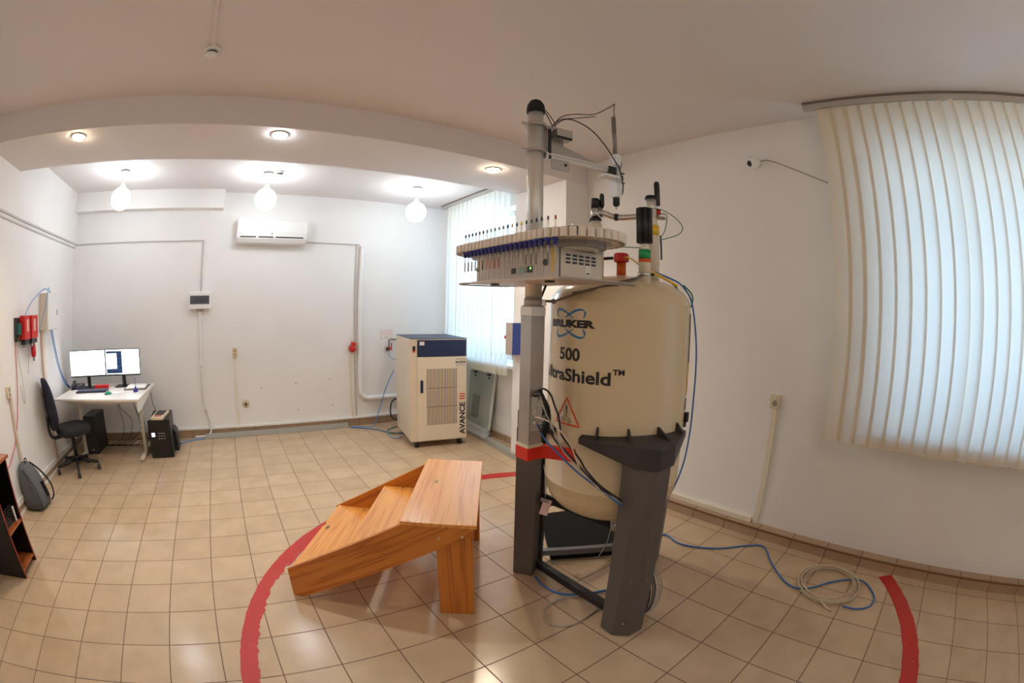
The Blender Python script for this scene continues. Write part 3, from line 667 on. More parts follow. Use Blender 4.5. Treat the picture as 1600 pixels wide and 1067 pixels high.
B().lathe([(.014, 2.17), (.0185, 2.176), (.0185, 2.212), (.014, 2.222)], (HX, HY, 0), 18).build('gripper_collar', M_black, gh)
B().rbox((HX+.022, HY-.022, 2.325), (.012, .016, .03), aa).rbox((HX+.028, HY-.02, 2.355), (.03, .01, .006), aa).rbox((HX+.028, HY-.02, 2.30), (.03, .01, .006), aa).build('head_connectors', M_dark, gh)
# air hoses of the arm
b = B()
b.tube([(1.665, -.028, 2.61), (1.70, -.03, 2.59), (1.745, -.03, 2.545), (1.755, -.03, 2.50)], .0026, 6)
b.tube([(1.67, -.03, 2.605), (1.71, -.025, 2.565), (1.745, -.02, 2.52), (1.75, -.02, 2.50)], .003, 6)
b.tube([(1.74, -.02, 2.53), (1.80, -.03, 2.60), (1.88, -.045, 2.635), (1.99, -.07, 2.665), (2.08, -.09, 2.73), (2.13, -.10, 2.775)], .0028, 6)
b.tube([(1.74, -.02, 2.53), (1.80, -.02, 2.585), (1.90, -.04, 2.62), (2.00, -.07, 2.655)], .0026, 6)
b.tube([(2.13, -.10, 2.775), (2.133, -.09, 2.74), (2.134, -.088, 2.70)], .0028, 6)
b.tube([(1.75, -.02, 2.53), (1.82, -.03, 2.59), (1.90, -.05, 2.59), (1.98, -.075, 2.55), (2.04, -.10, 2.48), (2.08, -.12, 2.41), (2.11, -.13, 2.36), (2.135, -.13, 2.28), (2.145, -.115, 2.23)], .0034, 6)
b.tube([(2.155, -.10, 2.44), (2.14, -.12, 2.40), (2.11, -.13, 2.36)], .0026, 6)
b.build('air_hose', mat('brown black hose', rgb(58, 48, 44), .4), sc)

# sample tubes
tubes = [('black', 'amber yellow', (20, 20, 20), (240, 190, 40)), ('black', 'dark red', (24, 20, 20), (96, 50, 48)), ('blue', 'tan', (34, 44, 130), (214, 180, 140)), ('navy', 'clear', (20, 24, 70), (222, 214, 206)),
         ('brown', 'pale yellow', (110, 40, 40), (226, 200, 100)), ('dark green', 'dark brown', (40, 70, 50), (66, 52, 40)), ('pale grey', 'orange', (170, 170, 168), (240, 160, 30)), ('light grey', 'deep orange', (186, 184, 180), (240, 140, 20)),
         ('grey', 'red orange', (140, 138, 140), (224, 70, 26)), ('pale grey', 'red', (176, 176, 176), (200, 44, 26)), ('slate', 'clear', (90, 90, 100), (224, 214, 206)), ('charcoal', 'clear', (48, 46, 46), (224, 214, 206)),
         ('yellow', 'clear', (230, 200, 50), (224, 214, 206)), ('blue green', 'clear', (36, 90, 110), (224, 214, 206)), ('yellow', 'faint yellow', (222, 206, 60), (224, 214, 190)), ('green', 'black', (30, 90, 50), (50, 46, 42)),
         ('green', 'dark grey', (34, 100, 56), (60, 56, 52)), ('purple', 'charcoal', (60, 40, 110), (50, 44, 42)), ('black', 'clear', (24, 24, 30), (224, 214, 206)), ('purple', 'black', (70, 40, 90), (40, 36, 34)), ('red', 'yellow', (180, 50, 70), (236, 196, 40))]
ordn = ['leftmost', 'second from the left', 'third from the left', 'fourth from the left', 'fifth from the left', 'sixth from the left', 'seventh from the left', 'eighth from the left', 'ninth from the left', 'tenth from the left', 'eleventh from the left', 'twelfth from the left', 'thirteenth from the left', 'fourteenth from the left', 'fifteenth from the left', 'sixteenth from the left', 'seventeenth from the left', 'fourth from the right', 'third from the right', 'second from the right', 'rightmost']
M_spin = mat('navy spinner plastic', rgb(34, 48, 140), .35)
for k, (cn, ln, cc, lc) in enumerate(tubes):
    s_ = ((k+.5)/NB) % 1.0
    (x, y), (nx, ny) = oval(s_)
    x += nx*.012; y += ny*.012
    liq = ln if ln not in ('clear',) else 'clear'
    t = thing('sample_tube', 'sample tube with %s cap and %s contents, %s on carousel' % (cn, liq, ordn[k]), 'sample tube', (x, y, 1.785), 'sample tubes hanging in the carousel')
    B().cyl((x, y, 1.785), (x, y, 1.952), .0033, n=10).build('glass_tube', M_tubeglass, t)
    B().cyl((x, y, 1.787), (x, y, 1.828), .0031, n=8).build('sample_liquid', mat('liquid %d' % k, rgb(*lc), .3), t)
    B().cyl((x, y, 1.948), (x, y, 1.962), .0042, .0030, n=10).build('cap', mat('cap %d' % k, rgb(*cc), .4), t)
    B().lathe([(.0078, 1.852), (.0078, 1.868), (.0125, 1.870), (.0125, 1.8788)], (x, y, 0), 16).build('spinner', M_spin, t)

# ------------------------------------------------------------------ column plumbing and cables in front of the magnet
cb = thing('cable_harness', 'black corrugated hose and connectors plugged into the side of the aluminium column', 'cable harness', (1.665, -.05, 1.15))
hose = [(1.648, -.045, 1.236), (1.632, -.08, 1.252), (1.63, -.105, 1.232), (1.645, -.12, 1.195), (1.652, -.125, 1.155), (1.650, -.125, 1.12), (1.645, -.11, 1.092)]
b = B(); b.tube(hose, .011, 12)
P = [Vector(p) for p in hose]
for i in range(len(P)-1):
    for j in range(4):
        p = P[i].lerp(P[i+1], j/4); d = (P[i+1]-P[i]).normalized(); b.cyl(p-d*.0022, p+d*.0022, .0145, n=12)
b.build('corrugated_hose', M_black, cb)
B().cyl((1.645, -.095, 1.092), (1.645, -.125, 1.086), .021, n=20).build('black_plug', M_black, cb)
B().cyl((1.66, -.029, 1.15), (1.66, -.05, 1.15), .022, n=20).cyl((1.672, -.029, 1.205), (1.672, -.048, 1.205), .010, n=12).cyl((1.648, -.029, 1.10), (1.648, -.055, 1.10), .012, n=12).cyl((1.68, -.029, 1.085), (1.68, -.05, 1.085), .010, n=12).box(1.632, 1.69, -.034, -.028, 1.06, 1.22).build('connector_plate', M_alu, cb)
B().cyl((1.66, -.029, 1.235), (1.655, -.055, 1.24), .011, n=12).build('white_connector', M_cream, cb)
B().cyl((1.655, -.029, 1.125), (1.652, -.07, 1.13), .008, n=10).build('white_connector', M_cream, cb)
def cable(name, pts, r, m_, label, cat='cable', grp=None, sub=6):
    return tag(B().tube(pts, r, 7, sub).build(name, m_), label, cat, grp)
end = [(1.722, -.269, .97), (1.727, -.304, .93), (1.766, -.362, .861), (1.822, -.43, .803), (1.885, -.40, .757), (1.93, -.345, .72)]
cable('black_cable', [(1.652, -.052, 1.252), (1.646, -.09, 1.268), (1.650, -.118, 1.262), (1.657, -.138, 1.239), (1.665, -.15, 1.202), (1.673, -.168, 1.16), (1.673, -.182, 1.117), (1.674, -.196, 1.074), (1.692, -.226, 1.031)]+end, .0045, M_black, 'black cable from the column curving across the bottom of the magnet')
cable('grey_cable', [(1.626, -.06, 1.243), (1.621, -.10, 1.24), (1.612, -.135, 1.205), (1.620, -.152, 1.163), (1.633, -.175, 1.113), (1.656, -.208, 1.033), (1.672, -.24, .987), (1.712, -.318, .913), (1.752, -.375, .848), (1.808, -.443, .798), (1.877, -.412, .748), (1.925, -.345, .71)], .003, M_greycable, 'thin grey cable looping down beside the corrugated hose')
cable('white_cable', [(1.631, -.07, 1.134), (1.631, -.128, 1.136), (1.652, -.170, 1.116), (1.672, -.212, 1.077), (1.691, -.243, 1.027), (1.702, -.268, .969), (1.708, -.300, .922), (1.748, -.372, .855)], .003, M_cream, 'cream cable hanging in front of the red bracket')
cable('blue_cable', [(1.652, -.051, 1.10), (1.655, -.085, 1.055), (1.664, -.115, 1.02), (1.674, -.145, .998), (1.683, -.192, .968), (1.706, -.258, .92), (1.736, -.337, .873), (1.762, -.386, .838), (1.806, -.447, .789), (1.876, -.418, .742), (1.925, -.35, .70)], .0042, M_blue, 'blue cable running under the red bracket to the right leg')
cable('black_cable', [(1.652, -.118, 1.088), (1.66, -.135, 1.075), (1.675, -.17, 1.03), (1.70, -.24, .975), (1.735, -.325, .895), (1.79, -.42, .815), (1.87, -.405, .765), (1.925, -.34, .73)], .0048, M_black, 'thicker black cable tied beside the blue cable below the tank')
cable('blue_cable', [(2.209, -.272, 1.822), (2.27, -.309, 1.80), (2.325, -.345, 1.775), (2.370, -.366, 1.735), (2.41, -.378, 1.673), (2.442, -.385, 1.538), (2.448, -.396, 1.389), (2.448, -.397, 1.184), (2.429, -.404, .977), (2.368, -.418, .813), (2.28, -.41, .66), (2.165, -.40, .60)], .0045, M_blue, 'blue cable hanging down the right side of the magnet tank')
cable('green_cable', [(2.265, -.318, 1.782), (2.316, -.342, 1.745), (2.362, -.359, 1.684), (2.388, -.368, 1.653), (2.413, -.375, 1.669), (2.415, -.373, 1.72), (2.361, -.352, 1.765)], .0042, M_green, 'green cable loop at the upper right shoulder of the tank')
cable('yellow_tape', [(2.10, -.31, 1.812), (2.168, -.305, 1.808), (2.222, -.312, 1.795), (2.267, -.322, 1.780), (2.312, -.345, 1.758)], .007, M_yellow, 'yellow taped wires lying on the top of the magnet', 'wires')
cable('green_tubing', [(2.248, -.215, 2.165), (2.312, -.240, 2.168), (2.364, -.262, 2.154), (2.39, -.299, 2.12), (2.404, -.322, 2.081), (2.397, -.31, 2.046), (2.356, -.284, 2.022), (2.304, -.245, 2.005), (2.318, -.263, 2.051), (2.344, -.262, 2.12)], .0024, M_green, 'thin green tube looping out from the tall nitrogen neck')
cable('black_cable', [(2.335, -.222, 2.03), (2.338, -.224, 1.97), (2.337, -.226, 1.90)], .005, M_black, 'short black cable end hanging beside the tall nitrogen neck')
cable('yellow_tube', [(2.13, -.14, 1.89), (2.115, -.175, 1.889), (2.100, -.228, 1.865), (2.091, -.277, 1.832), (2.09, -.285, 1.80)], .004, M_yellow, 'yellow tube from the red bore cap to the near neck')
cable('red_wire', [(2.09, -.04, 1.888), (2.0, -.05, 1.885), (1.90, -.08, 1.87), (1.83, -.12, 1.845), (1.78, -.15, 1.82)], .0022, mat('pink wire', rgb(214, 110, 90), .4), 'thin pink wire from the red bore cap to the sample changer')
cable('green_tubing', [(1.80, -.30, 1.90), (1.90, -.31, 1.905), (2.035, -.315, 1.918)], .0022, M_green, 'thin green tube from the carousel to the near neck')
for i in range(7):
    q = (i*.006, .031, .004, .022, .012, .040, .018)[i]
    cable(('black_cable', 'grey_cable')[i % 2], [(2.13+q, -.38-q/3, .60-q), (2.145+q, -.40, .42), (2.145+q*2, -.44, .26), (2.14+q*2.4, -.48-q/2, .13), (2.09+q*1.5, -.51-q/2, .035), (2.05, -.46-q/2, .008), (2.06, -.36, .008)], .0035, (M_black, M_greycable)[i % 2],
          '%s cable in the bundle hanging behind the right leg' % ('black', 'grey')[i % 2], grp='bundled %s cables behind the right leg' % ('black', 'grey')[i % 2])
# hanging tag
t = thing('hanging_tag', 'pink paper tag hanging on a string from the dark leg', 'tag', (1.87, .11, .55))
B().tube([(1.93, .21, .76), (1.885, .14, .72), (1.872, .118, .66), (1.868, .114, .61)], .0015, 5).build('string', M_white, t)
B().rbox((1.872, .112, .545), (.046, .002, .10), math.radians(-50), 0, .25).build('card', mat('pink card', rgb(226, 198, 194), .6), t)
B().rbox((1.865, .1135, .59), (.046, .003, .022), math.radians(-50), 0, .25).build('card_header', mat('grey card header', rgb(150, 140, 136), .6), t)

# ================================================================== wooden steps
SO = Vector((.51, .66, 0)); U = Vector((.823, -.568, 0)); V = Vector((.568, .823, 0)); Z = Vector((0, 0, 1)); WD = .935; TH = .024
st = thing('wooden_steps', 'varnished pine three-step platform standing on the tiled floor', 'steps', tuple(SO))
au = math.atan2(U.y, U.x); av = math.atan2(V.y, V.x)
pineL, pineD = rgb(232, 162, 78), rgb(176, 98, 30)
M_str = wood_mat('varnished pine board sloping', rgb(206, 126, 40), rgb(172, 92, 22), au, .3, tilt=-.5)
M_trd = wood_mat('varnished pine tread', pineL, rgb(206, 130, 52), av, .25)
M_leg = wood_mat('varnished pine upright', rgb(202, 122, 38), rgb(166, 88, 20), au, .3, tilt=PI/2)
side = [(0, 0), (.066, 0), (.866, .44), (1.055, .543), (1.055, .577), (.70, .582), (0, .19)]
for v0 in (0, WD-TH):
    o = B().prism(side, SO+V*v0, U, Z, V*TH).build('stringer', M_str, st, bevel=.002)
    if v0 == 0:
        for u_i, z_i in ((.885, .515), (1.0, .53)): B().cyl(SO+U*u_i+Z*z_i-V*.003, SO+U*u_i+Z*z_i+V*.002, .007, n=12).build('bolt', M_chrome, o)
for v0 in (TH, WD-2*TH): B().prism([(.866, .001), (1.05, .001), (1.05, .545), (.866, .50)], SO+V*v0, U, Z, V*TH).build('leg', M_leg, st, bevel=.002)
for u0, u1, z in ((.02, .40, .20), (.385, .73, .392)): B().prism([(u0, z-.022), (u1, z-.022), (u1, z), (u0, z)], SO+V*TH, U, Z, V*(WD-2*TH)).build('tread', M_trd, st, bevel=.002)
B().prism([(.695, .582), (1.07, .577), (1.07, .598), (.695, .603)], SO-V*.006, U, Z, V*(WD+.012)).build('top_tread', M_trd, st, bevel=.003)
B().prism([(.99, .42), (1.01, .42), (1.01, .576), (.99, .576)], SO+V*2*TH, U, Z, V*(WD-4*TH)).build('rear_brace', M_str, st)

# ================================================================== console cabinet
KA = Vector((2.338, 2.975, 0)); ku = Vector((.984, -.176, 0)); kv = Vector((.176, .984, 0)); KW, KD, KH = .68, .80, 1.265
cn = thing('spectrometer_cabinet', 'beige spectrometer cabinet with a navy top band and a louvred door', 'cabinet', tuple(KA))
def K(u, v, z): return KA+ku*u+kv*v+Vector((0, 0, z))
def kbox(name, u0, u1, v0, v1, z0, z1, m_, parent=cn, bevel=0.0):
    return B().prism([(u0, v0), (u1, v0), (u1, v1), (u0, v1)], KA+Vector((0, 0, z0)), ku, kv, (0, 0, z1-z0)).build(name, m_, parent, bevel=bevel)
kbox('body', 0, KW, .012, KD, .075, KH, M_beige, bevel=.004)
kbox('navy_lid', .002, KW-.002, .01, KD-.002, KH, KH+.006, M_navy)
kbox('navy_band', .085, KW-.01, .0, .014, 1.065, KH-.012, M_navy, bevel=.002)
dr = kbox('louvred_door', .085, KW-.01, .0, .014, .085, 1.06, mat('ivory door enamel', rgb(228, 214, 192), .4), bevel=.003)
b = B()
for k in range(20):
    u = .195+k*.0185
    b.prism([(u, .27), (u+.0075, .27), (u+.0075, .925), (u, .925)], KA, ku, Z, -kv*.0012)
b.build('louvre_slots', mat('dark louvre slot', rgb(96, 86, 74), .6), dr)
for z in (.483, .70): B().prism([(.19, z), (.562, z), (.562, z+.006), (.19, z+.006)], KA, ku, Z, -kv*.0016).build('louvre_crossbar', mat('louvre bar grey', rgb(120, 108, 94), .5), dr)
hd = kbox('door_handle', .118, .15, -.014, 0, .655, .80, M_navy, dr, bevel=.006)
kbox('power_switch', .032, .062, .007, .013, 1.135, 1.185, M_black)
kbox('red_rocker', .034, .060, .005, .008, 1.118, 1.138, M_red)
kbox('paper_label', .11, .165, -.002, .0005, 1.195, 1.235, M_paper)
kf = lambda x, y: tuple(K(x, -.0018, y))
b = B(); text_on(b, 'AVANCE', .092, lambda x, y: kf(.654-y, .325+x), width=.50-.30+.19); b.build('cabinet_lettering', mat('navy ink', rgb(30, 30, 60), .5), dr)
b = B()
for k in range(3): b.prism([(.588, .56+k*.028), (.656, .56+k*.028), (.656, .572+k*.028), (.588, .572+k*.028)], KA, ku, Z, -kv*.0018)
b.build('red_numeral', M_redink, dr)
b = B(); text_on(b, 'BRUKER', .030, lambda x, y: kf(.602+x, .985+y), width=.125); b.build('cabinet_maker_name', M_text, dr)
b = B(); logo(b, b, lambda x, y: kf(.602+x, .996+y), .55, .003); b.build('cabinet_logo', mat('grey blue ink', rgb(120, 130, 150), .5), dr)
for u, v in ((.05, .05), (KW-.1, .05), (.05, KD-.07), (KW-.1, KD-.07)):
    w_ = B().cyl(K(u, v, .033), K(u+.045, v, .033), .032, n=20).build('caster', M_black, cn)
    B().prism([(u, v-.015), (u+.045, v-.015), (u+.045, v+.02), (u, v+.02)], KA+Vector((0, 0, .05)), ku, kv, (0, 0, .026)).build('caster_bracket', M_dark, w_)

# ================================================================== desk corner
dk = thing('computer_desk', 'white computer desk on splayed steel feet in the left corner', 'desk', (-1.35, 3.6, 0))
B().prism([(-1.95, 3.19), (-.755, 3.075), (-.745, 4.11), (-1.95, 4.18)], (0, 0, .718), (1, 0, 0), (0, 1, 0), (0, 0, .024)).build('desktop', mat('white laminate', rgb(234, 230, 222), .35), dk, bevel=.004)
B().box(-1.80, -.83, 3.33, 3.345, .655, .718).build('front_rail', mat('white laminate', rgb(234, 230, 222), .35), dk)
B().prism([(3.10, .60), (3.30, .60), (4.08, .69), (4.08, .718), (3.10, .718)], (-.79, 0, 0), (0, 1, 0), (0, 0, 1), (.012, 0, 0)).build('side_apron', mat('white laminate', rgb(234, 230, 222), .35), dk)
for x in (-1.78, -.885):
    B().rbox((x, 3.68, .36), (.045, .07, .70)).rbox((x, 3.68, .030), (.05, .66, .032)).rbox((x, 3.66, .70), (.045, .62, .03)).build('leg', mat('ivory powder coat', rgb(220, 212, 196), .4), dk, bevel=.004)

def monitor(label, cx, cy, rz, x0, x1, extra):
    t = thing('monitor', label, 'monitor', (cx, cy, .742), None)
    Rm = Matrix.Rotation(rz, 3, 'Z'); wv = x1-x0
    def L(x, y, z): return Vector((cx, cy, 0))+Rm @ Vector((x, y, 0))+Vector((0, 0, z))
    hz0, hz1 = .872, 1.182
    B().rbox(L(0, .012, (hz0+hz1)/2), (wv, .028, hz1-hz0), rz).build('housing', M_black, t, bevel=.004)
    scn = B(); scn.add([L(-wv/2+.006, -.0035, hz0+.018), L(wv/2-.006, -.0035, hz0+.018), L(wv/2-.006, -.0035, hz1-.008), L(-wv/2+.006, -.0035, hz1-.008)], [(0, 1, 2, 3)])
    so = scn.build('screen', M_screen, t)
    B().rbox(L(0, .035, .84), (.05, .018, .2), rz).build('stand_neck', M_black, t)
    B().rbox(L(0, .02, .748), (.24, .18, .010), rz).build('stand_base', M_black, t, bevel=.003)
    if extra:
        q = lambda a, c, z: L(a, -.0045-c, z)
        B().add([q(-wv/2+.010, 0, .90), q(-wv/2+.245, 0, .90), q(-wv/2+.245, 0, 1.158), q(-wv/2+.010, 0, 1.158)], [(0, 1, 2, 3)]).build('plot_window', M_screendark, so)
        B().add([q(-wv/2+.016, .001, .955), q(-wv/2+.168, .001, .955), q(-wv/2+.168, .001, 1.132), q(-wv/2+.016, .001, 1.132)], [(0, 1, 2, 3)]).build('dialog_window', M_screen, so)
        g = B()
        for k in range(1, 6): z = .90+k*.043; g.add([q(-wv/2+.010, .0006, z), q(-wv/2+.245, .0006, z), q(-wv/2+.245, .0006, z+.002), q(-wv/2+.010, .0006, z+.002)], [(0, 1, 2, 3)])
        for k in range(1, 6): a = -wv/2+.010+k*.039; g.add([q(a, .0006, .90), q(a+.0015, .0006, .90), q(a+.0015, .0006, 1.158), q(a, .0006, 1.158)], [(0, 1, 2, 3)])
        g.build('plot_grid', M_screenline, so)
    return t
monitor('left monitor showing a plain white screen on the desk', -1.665, 3.86, math.radians(9), -.265, .265, False)
monitor('right monitor showing a dark grid window on a white screen', -1.145, 3.905, math.radians(0), -.25, .25, True)
kb = thing('keyboard', 'dark blue-black keyboard lying in front of the left monitor', 'keyboard', (-1.53, 3.6, .742))
B().rbox((-1.53, 3.60, .751), (.45, .15, .016), .1).build('case', mat('navy black plastic', rgb(34, 38, 66), .4), kb, bevel=.004)
b = B()
for r_i in range(5):
    for c_ in range(18):
        v = Matrix.Rotation(.1, 3, 'Z') @ Vector(((c_-8.5)*.0235, (r_i-2)*.025, 0)); b.rbox((-1.53+v.x, 3.60+v.y, .762), (.019, .02, .006), .1)
b.build('keys', mat('dark blue keys', rgb(46, 52, 90), .5), kb)
tag(B().sphere((-1.245, 3.43, .744), .05, 20, .6, 0, 1).build('computer_mouse', mat('teal mouse plastic', rgb(20, 140, 110), .3)), 'teal computer mouse beside the keyboard', 'mouse')
tag(B().rbox((-1.45, 3.80, .766), (.20, .07, .045), .05).build('red_box', M_red, bevel=.003), 'small red box standing between the two monitor stands', 'box')
ph = thing('desk_phone', 'dark desk telephone by the wall at the left end of the desk', 'telephone', (-1.90, 3.88, .742))
B().rbox((-1.84, 3.84, .762), (.2, .18, .036), .3, .15).build('base', mat('navy black plastic', rgb(34, 38, 66), .4), ph, bevel=.006)
B().rbox((-1.89, 3.82, .80), (.05, .2, .035), .3, .15).build('handset', M_black, ph, bevel=.012)
b = B()
for r_i in range(4):
    for c_ in range(3): b.rbox((-1.82+c_*.025, 3.79+r_i*.028, .781+r_i*.004), (.016, .016, .006), .3)
b.build('keys', M_grey, ph)
tr = thing('paper_tray', 'flat grey tray of papers at the right end of the desk', 'paper tray', (-.93, 3.80, .742))
B().rbox((-.93, 3.80, .750), (.30, .32, .014), 0).build('tray', mat('grey brown tray', rgb(120, 108, 104), .5), tr, bevel=.003)
B().rbox((-.93, 3.79, .762), (.26, .29, .010), .04).build('papers', M_paper, tr)
pc = thing('pen_holder', 'small blue pen holder with one pen near the desk edge', 'pen holder', (-.89, 3.53, .742))
B().lathe([(.032, .743), (.032, .765), (.012, .79), (.01, .80)], (-.89, 3.53, 0), 16).build('holder', mat('blue purple plastic', rgb(52, 50, 150), .35), pc)
B().cyl((-.89, 3.53, .79), (-.885, 3.53, .90), .004, n=8).build('pen', mat('blue purple plastic', rgb(52, 50, 150), .35), pc)
tag(B().rbox((-1.17, 3.50, .7432), (.22, .16, .0015), .2).build('paper_sheet', M_paper), 'loose sheet of paper lying under the teal mouse', 'paper')

up = thing('ups_tower', 'black uninterruptible power supply tower standing to the right of the desk', 'power supply', (-.63, 3.70, 0))
B().rbox((-.625, 3.715, .222), (.262, .50, .43), .06).build('case', M_black, up, bevel=.006)
ps = B().rbox((-.64, 3.462, .222), (.258, .012, .425), .06).build('front_panel', mat('satin black plastic', rgb(20, 20, 22), .25), up, bevel=.004)
B().rbox((-.71, 3.4505, .272), (.045, .004, .045), .06).build('lit_display', mat('violet white display', (.1, .1, .3, 1), .3, emit=(.50, .45, 1, 1), estr=1.0), ps)
for r_i in range(3):
    for c_ in range(3): B().rbox((-.635+c_*.032, 3.4555+c_*.002, .285-r_i*.03), (.022, .004, .008), .06).build('button', M_grey, ps)
tag(B().prism([(-.50, 0), (-.44, 0), (-.455, .22), (-.485, .26), (-.50, .26)], (0, 3.72, .001), (1, 0, 0), (0, 0, 1), (0, .22, 0)).build('side_box', M_black, bevel=.003), 'black wedge-shaped box leaning against the power supply tower', 'box')
rc = thing('control_unit', 'ivory keypad controller lying on top of the black power supply tower', 'controller', (-.62, 3.62, .44))
B().rbox((-.62, 3.62, .455), (.16, .34, .03), -.12, .03).build('case', M_cream, rc, bevel=.004)
B().rbox((-.612, 3.66, .472), (.12, .20, .004), -.12, .03).build('display', M_dark, rc)
b = B()
for r_i in range(3):
    for c_ in range(3): b.rbox((-.655+c_*.03, 3.49+r_i*.022, .471), (.018, .012, .006), -.12)
b.build('keys', M_red, rc)
pt = thing('computer_tower', 'black computer tower on the floor under the left side of the desk', 'computer', (-1.72, 3.85, 0))
B().rbox((-1.67, 3.88, .225), (.19, .42, .44), -.05).build('case', M_black, pt, bevel=.006)
B().rbox((-1.68, 3.665, .225), (.17, .01, .42), -.05).build('front_panel', M_dark, pt, bevel=.003)
B().cyl((-1.66, 3.661, .06), (-1.66, 3.657, .06), .012, n=14).build('power_button', M_chrome, pt)
for i in range(6):
    rnd = random.Random(i); x0 = -1.35+.11*i; y0 = 3.98
    hang = ('leftmost', 'second', 'third', 'fourth', 'fifth', 'rightmost')[i]
    cable('black_cable', [(x0, y0+.02, .70), (x0+rnd.uniform(-.05, .08), y0, .5), (x0+.05+rnd.uniform(-.08, .1), y0, .28+rnd.uniform(-.05, .08)), (x0+.12+rnd.uniform(-.1, .1), y0-.03, .12), (x0-.05, y0-.02, .05+.01*i), (x0-.2, y0, .012), (x0-.3-.05*i, y0+.04, .012)], .004, M_black, hang+' of the loose black cables hanging from left to right beneath the desk', grp='tangled cables under the desk')

# office chair
ch = thing('office_chair', 'black swivel office chair on a five-star base in front of the desk', 'chair', (-1.76, 3.10, 0))
cxx, cyy = -1.72, 3.12; fa = math.radians(40); fd = Vector((math.cos(fa), math.sin(fa), 0)); sd_ = Vector((-fd.y, fd.x, 0))
M_cfab = mat('black chair fabric', rgb(28, 28, 34), .85, bump=.3, bscale=300)
for k in range(5):
    a = math.radians(-65+72*k-4); e = Vector((cxx+.29*math.cos(a), cyy+.29*math.sin(a), .085)) if k not in (2,) else Vector((cxx+.24*math.cos(a), cyy+.24*math.sin(a), .085))
    o = B().cyl((cxx, cyy, .125), e, .026, .016, 10).build('star_arm', M_black, ch)
    B().cyl((e.x, e.y, .085), (e.x, e.y, .05), .008, n=8).cyl((e.x-.018, e.y-.01, .03), (e.x+.018, e.y+.01, .03), .0285, n=16).build('caster', M_dark, o)
B().cyl((cxx, cyy, .10), (cxx, cyy, .16), .036, n=16).cyl((cxx, cyy, .15), (cxx, cyy, .40), .025, n=16).build('gas_column', M_black, ch)
b = B(); c0 = Vector((cxx+.02, cyy, .445)); prof = []
vs = []; N = 24
for z, s_ in ((-.045, .86), (-.035, .97), (0, 1.0), (.03, .96), (.045, .82), (.05, .5), (.052, .02)):
    for i in range(N):
        a = 2*PI*i/N; ca, sa = math.cos(a), math.sin(a); rr = (abs(ca)**3.2+abs(sa)**3.2)**(-1/3.2)
        p = c0+fd*(.225*s_*rr*ca)+sd_*(.225*s_*rr*sa)+Vector((0, 0, z)); vs.append(p)
fs = []
for j in range(6):
    for i in range(N): fs.append((j*N+i, j*N+(i+1) % N, (j+1)*N+(i+1) % N, (j+1)*N+i))
b.add(vs, fs, True); b.f.append(tuple(range(N))[::-1]); b.sm.append(False); b.build('seat', M_cfab, ch)
b = B(); vs = []; bc = Vector((cxx, cyy, 0))-fd*.27
for w_, s_ in ((-.030, .90), (-.022, 1.0), (.022, 1.0), (.034, .88)):
    for i in range(N):
        a = 2*PI*i/N; ca, sa = math.cos(a), math.sin(a); rr = (abs(ca)**2.6+abs(sa)**2.6)**(-1/2.6)
        zz = .735+.265*s_*rr*sa; wd = .20*s_*rr*ca*(1-.18*((zz-.735)/.265))
        p = bc+sd_*wd+fd*(w_-.10*(zz-.735)**2*2-.12*(zz-.735)+abs(wd)*.12)+Vector((0, 0, zz)); vs.append(p)
fs = []
for j in range(3):
    for i in range(N): fs.append((j*N+i, j*N+(i+1) % N, (j+1)*N+(i+1) % N, (j+1)*N+i))
b.add(vs, fs, True); b.f.append(tuple(range(N))[::-1]); b.f.append(tuple(range(3*N, 4*N))); b.sm += [True, True]
b.build('backrest', mat('navy black chair fabric', rgb(30, 32, 52), .85, bump=.3, bscale=300), ch)
p0 = Vector((cxx, cyy, .395)); B().tube([p0-fd*.10, p0-fd*.27, p0-fd*.315+Vector((0, 0, .08)), p0-fd*.31+Vector((0, 0, .22))], .02, 8).build('back_bracket', M_black, ch)
B().rbox(p0+Vector((0, 0, -.005)), (.22, .16, .03), fa).build('seat_plate', M_black, ch)

# backpack leaning on the left wall
bp = thing('backpack', 'grey backpack slumped on the floor against the left wall', 'backpack', (-1.90, 2.10, 0))
M_bp = mat('grey backpack fabric', rgb(98, 100, 104), .8, bump=.4, bscale=160, noise=.15, nscale=12)
b = B(); vs = []; N = 28; rings = [(.004, .10, .11, 0), (.03, .135, .15, 0), (.10, .135, .155, 0), (.20, .12, .145, -.015), (.29, .10, .125, -.03), (.35, .075, .10, -.045), (.39, .045, .06, -.055), (.402, .01, .01, -.058)]
rnd = random.Random(5)
for z, ax_, ay_, sh in rings:
    for i in range(N):
        a = 2*PI*i/N; ca, sa = math.cos(a), math.sin(a); rr = (abs(ca)**3+abs(sa)**3)**(-1/3)*(1+rnd.uniform(-.025, .025))
        vs.append((-1.90+sh*1.2+ax_*rr*ca+sh*.2, 2.12+ay_*rr*sa+.0, z))
fs = [(j*N+i, j*N+(i+1) % N, (j+1)*N+(i+1) % N, (j+1)*N+i) for j in range(len(rings)-1) for i in range(N)]
b.add(vs, fs, True); b.f.append(tuple(range(N))[::-1]); b.sm.append(False); b.build('bag_body', M_bp, bp)
B().tube([(-1.955, 2.02, .36), (-1.87, 1.99, .30), (-1.80, 1.97, .20), (-1.775, 1.97, .10), (-1.78, 1.97, .02)], .006, 6).build('zip_seam', M_dark, bp)
B().tube([(-1.93, 2.18, .385), (-1.83, 2.22, .30), (-1.74, 2.24, .18), (-1.725, 2.23, .08), (-1.755, 2.20, .03)], .010, 6).tube([(-1.94, 2.10, .395), (-1.935, 2.09, .43), (-1.93, 2.12, .435), (-1.935, 2.14, .39)], .006, 6).build('shoulder_strap', M_black, bp)
b = B(); b.rbox((-1.775, 2.14, .16), (.035, .03, .14), 0, 0, -.3); b.build('strap_pad', M_black, bp)

